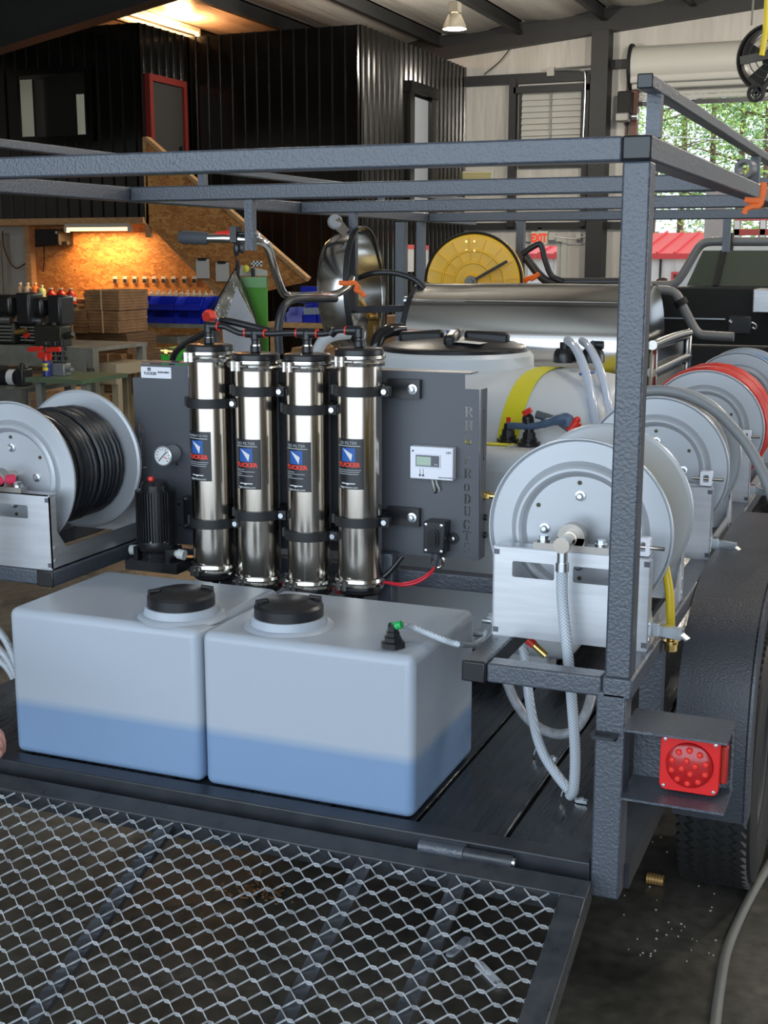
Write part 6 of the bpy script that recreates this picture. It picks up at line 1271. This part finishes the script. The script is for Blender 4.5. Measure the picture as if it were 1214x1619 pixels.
# ------------------------------------------------------------------ hand at the left edge
hc = at(-3, 1190, 1.86)
hd_ = T('person', 'fingertips of a person reaching in at the left edge of the photo', 'person', hc)
skin = M('skin', (.62, .30, .24), .5, sss=.1)
def chain(pts, rad): return MB().tube(smooth(pts, 4), [rad[0]+(rad[1]-rad[0])*i/((len(pts)-1)*4) for i in range((len(pts)-1)*4+1)], 12).ball(pts[-1], rad[1]*.99, 10)
tip = at(-2, 1192, 1.86)+Vector((-.002, 0, 0)); base = tip+Vector((-.085, -.02, .035))
b = MB()
for k, (dy, L, dz) in enumerate(((0, 1, 0), (.019, 1.06, .004), (.037, .98, .002), (.054, .80, -.004))):
    bs = base+Vector((0, dy, dz)); d = (tip-base)*L; t_ = bs+d+Vector((-.02*(k > 0), 0, -.012*(k > 0)))
    for q0, q1, f0, f1 in ((0, 1, 0, 1),): b2_ = chain([bs, bs+d*.45+Vector((0, 0, .012)), bs+d*.78+Vector((0, 0, .006)), t_], (.0105, .0088)); b.add(b2_.v, b2_.f)
pm_ = MB().tube(smooth([base+Vector((-.10, .03, .035)), base+Vector((-.07, .028, .028)), base+Vector((-.035, .027, .014)), base+Vector((.004, .026, .0))], 4), [.026, .027, .028, .03, .032, .034, .036, .037, .038, .038, .038, .036, .030], 16, flat=.55); b.add(pm_.v, pm_.f)
th_ = chain([base+Vector((-.07, .0, .02)), base+Vector((-.035, -.022, .008)), base+Vector((-.005, -.03, .0)), base+Vector((.015, -.026, -.008))], (.014, .0095)); b.add(th_.v, th_.f)
fa = MB().tube(smooth([base+Vector((-.34, .02, .16)), base+Vector((-.22, .025, .09)), base+Vector((-.10, .03, .035))], 4), [.040, .039, .037, .036, .034, .032, .030, .028, .027], 16); b.add(fa.v, fa.f)
P('hand', b, skin, hd_)
P('fingernail', MB().ball(tip+Vector((-.006, -.002, .0075)), .006, 10, (1.2, .9, .35)), M('nail', (.70, .42, .36), .3), hd_)
# ------------------------------------------------------------------ outdoors: red-roofed building and trees
Yo = 34.0
rb = T('red_roof_shed', 'pale shed with standing-seam red roof beyond the open door', 'building', (-6, Yo, 0))
zE = at(1060, 402, Yo).z; zR = at(1060, 368, Yo+4).z
xL, xR = -17.0, at(1109, 400, Yo).x
P('wall', MB().box(xL+.1, xR-.05, Yo+.1, Yo+8, 0, zE), M('shed_wall', (.55, .53, .52), .6), rb)
rr_ = M('red_standing_seam', (.50, .04, .045), .45)
P('roof', MB().add([(xL, Yo, zE), (xR, Yo, zE), (xR, Yo+4, zR), (xL, Yo+4, zR), (xL, Yo+8, zE), (xR, Yo+8, zE)], [(0, 1, 2, 3), (3, 2, 5, 4)]), rr_, rb)
x = xL
while x < xR: P('roof_seam', MB().bar((x, Yo, zE+.03), (x, Yo+4, zR+.03), .05, .06), rr_, rb); x += .45
P('eave_trim', MB().box(xL, xR, Yo-.03, Yo, zE-.12, zE+.02), rr_, rb)
a, b = at(1060, 448, Yo), at(1075, 430, Yo)
w = P('window', MB().sheet(rrect(a.x, b.x+.1, a.z-.3, b.z, .002, 1), [rrect(a.x+.06, b.x+.04, a.z-.24, b.z-.06, .002, 1)], .06, (0, Yo+.1, 0), XF, ZF), rr_, rb); P('pane', MB().box(a.x+.06, b.x+.04, Yo+.07, Yo+.08, a.z-.24, b.z-.06), glass_dk, w)
P('downpipe', MB().cyl((at(1043, 430, Yo).x, Yo+.05, 0), (at(1043, 430, Yo).x, Yo+.05, zE), .03, 8), black_m, rb)
for x in [xL+.8*k for k in range(1, 18)]:
    if x < xR-.1: P('wall_rib', MB().box(x, x+.04, Yo+.07, Yo+.1, 0, zE), M('rib', (.50, .48, .47), .6), rb)
# grey column beside the opening, stacked racks outside
a, b = at(1111, 400, 26.0), at(1147, 346, 26.0); S('concrete_pier', MB().box(a.x, b.x, 26, 26.6, -.03, 3.0), M('pier_grey', (.34, .31, .31), .8, var=.15, vscale=4), 'grey concrete pier outside the open roll-up door', 'pier', bev=.02)
a, b = at(1160, 372, 27.0), at(1240, 348, 27.0)
rk = T('pipe_rack', 'red and white material rack outside right of the pier', 'rack', (a.x, 27, 0))
P('red_beam', MB().box(a.x, b.x, 27, 27.3, a.z, a.z+.12), M('rack_red', (.35, .05, .04), .5), rk); P('red_beam', MB().box(a.x, b.x, 27, 27.3, b.z, b.z+.1), M('rack_red_top', (.45, .10, .09), .5), rk)
for x in (a.x, a.x+.5, b.x-.1): P('post', MB().box(x, x+.1, 27, 27.3, -.03, b.z), paper_m, rk)
fol = [M('foliage_%d' % k, c_, .6) for k, c_ in enumerate(((.34, .52, .12), (.42, .60, .16), (.20, .40, .14)))]
bark = M('bark', (.16, .11, .08), .8)
def tree(x, y, h, r, label, n, fm, kind=0):
    t = T('tree', label, 'tree', (x, y, 0)); rnd = random.Random(int(x*31+y)); P('trunk', MB().tube([(x, y, -.03), (x+.1, y, h*.4), (x, y, h*.85)], [.13, .10, .04], 10), bark, t)
    for k in range(9):
        a = rnd.uniform(0, 2*pi); z0 = h*rnd.uniform(.3, .8); q_ = Vector((x+math.cos(a)*r*.7, y+math.sin(a)*r*.7, z0+.5)); P('branch', MB().tube([(x, y, z0), q_], [.04, .015], 6), bark, t)
    lb = MB(); cl = [(Vector((x+rnd.gauss(0, r*.45), y+rnd.gauss(0, r*.45), h*(.25+.72*rnd.random()))), rnd.uniform(.35, .75)) for _ in range(30)]
    for k in range(n):
        c_, s = cl[k % len(cl)]; p = c_+Vector((rnd.gauss(0, s), rnd.gauss(0, s), rnd.gauss(0, s*.7))); q_ = Vector((rnd.gauss(0, 1), rnd.gauss(0, 1), rnd.gauss(0, .6))).normalized()*rnd.uniform(.05, .10); w_ = q_.orthogonal().normalized()*rnd.uniform(.025, .05)
        lb.add([p-q_, p+w_, p+q_, p-w_], [(0, 1, 2, 3)])
    P('foliage', lb, fm, t, kind='stuff')
for k, (px, Y, h, r, lab, fm) in enumerate(((1030, 44, 11, 2.6, 'leafy tree left of the opening, beyond the shed', 0), (1075, 47, 12, 2.8, 'broad tree behind the red roof, centre of the opening', 1), (1120, 45, 11, 2.6, 'darker tree in the opening, right of centre', 2), (1165, 43, 11, 2.5, 'bluish green tree toward the right of the opening', 2), (1205, 42, 9, 2.2, 'bright green tree at the right edge of the opening', 1), (1245, 43, 11, 2.8, 'tree just past the right edge of the photo', 0))):
    c = at(px, 300, Y); tree(c.x, Y, h, r, lab, 3600, fol[fm])
S('overhead_wire', MB().tube([at(1000, 203, 30)+Vector((-2, 0, .2)), at(1050, 215, 30), at(1130, 221, 30), at(1214, 226, 30)+Vector((2, 0, 0))], .012, 6), M('pale_wire', (.6, .6, .6), .5), 'pale overhead wire crossing in front of the trees', 'wire')
b = MB()
for k in range(3600):
    x = rnd.uniform(-14, 6); z = abs(rnd.gauss(0, 1.1)); p = Vector((x, 48+rnd.uniform(-1, 1), z)); q_ = Vector((rnd.gauss(0, 1), rnd.gauss(0, 1), rnd.gauss(0, .6))).normalized()*.16; w_ = q_.orthogonal().normalized()*.09; b.add([p-q_, p+w_, p+q_, p-w_], [(0, 1, 2, 3)])
S('hedge', b, fol[2], 'low green hedge behind the shed', 'hedge', kind='stuff')
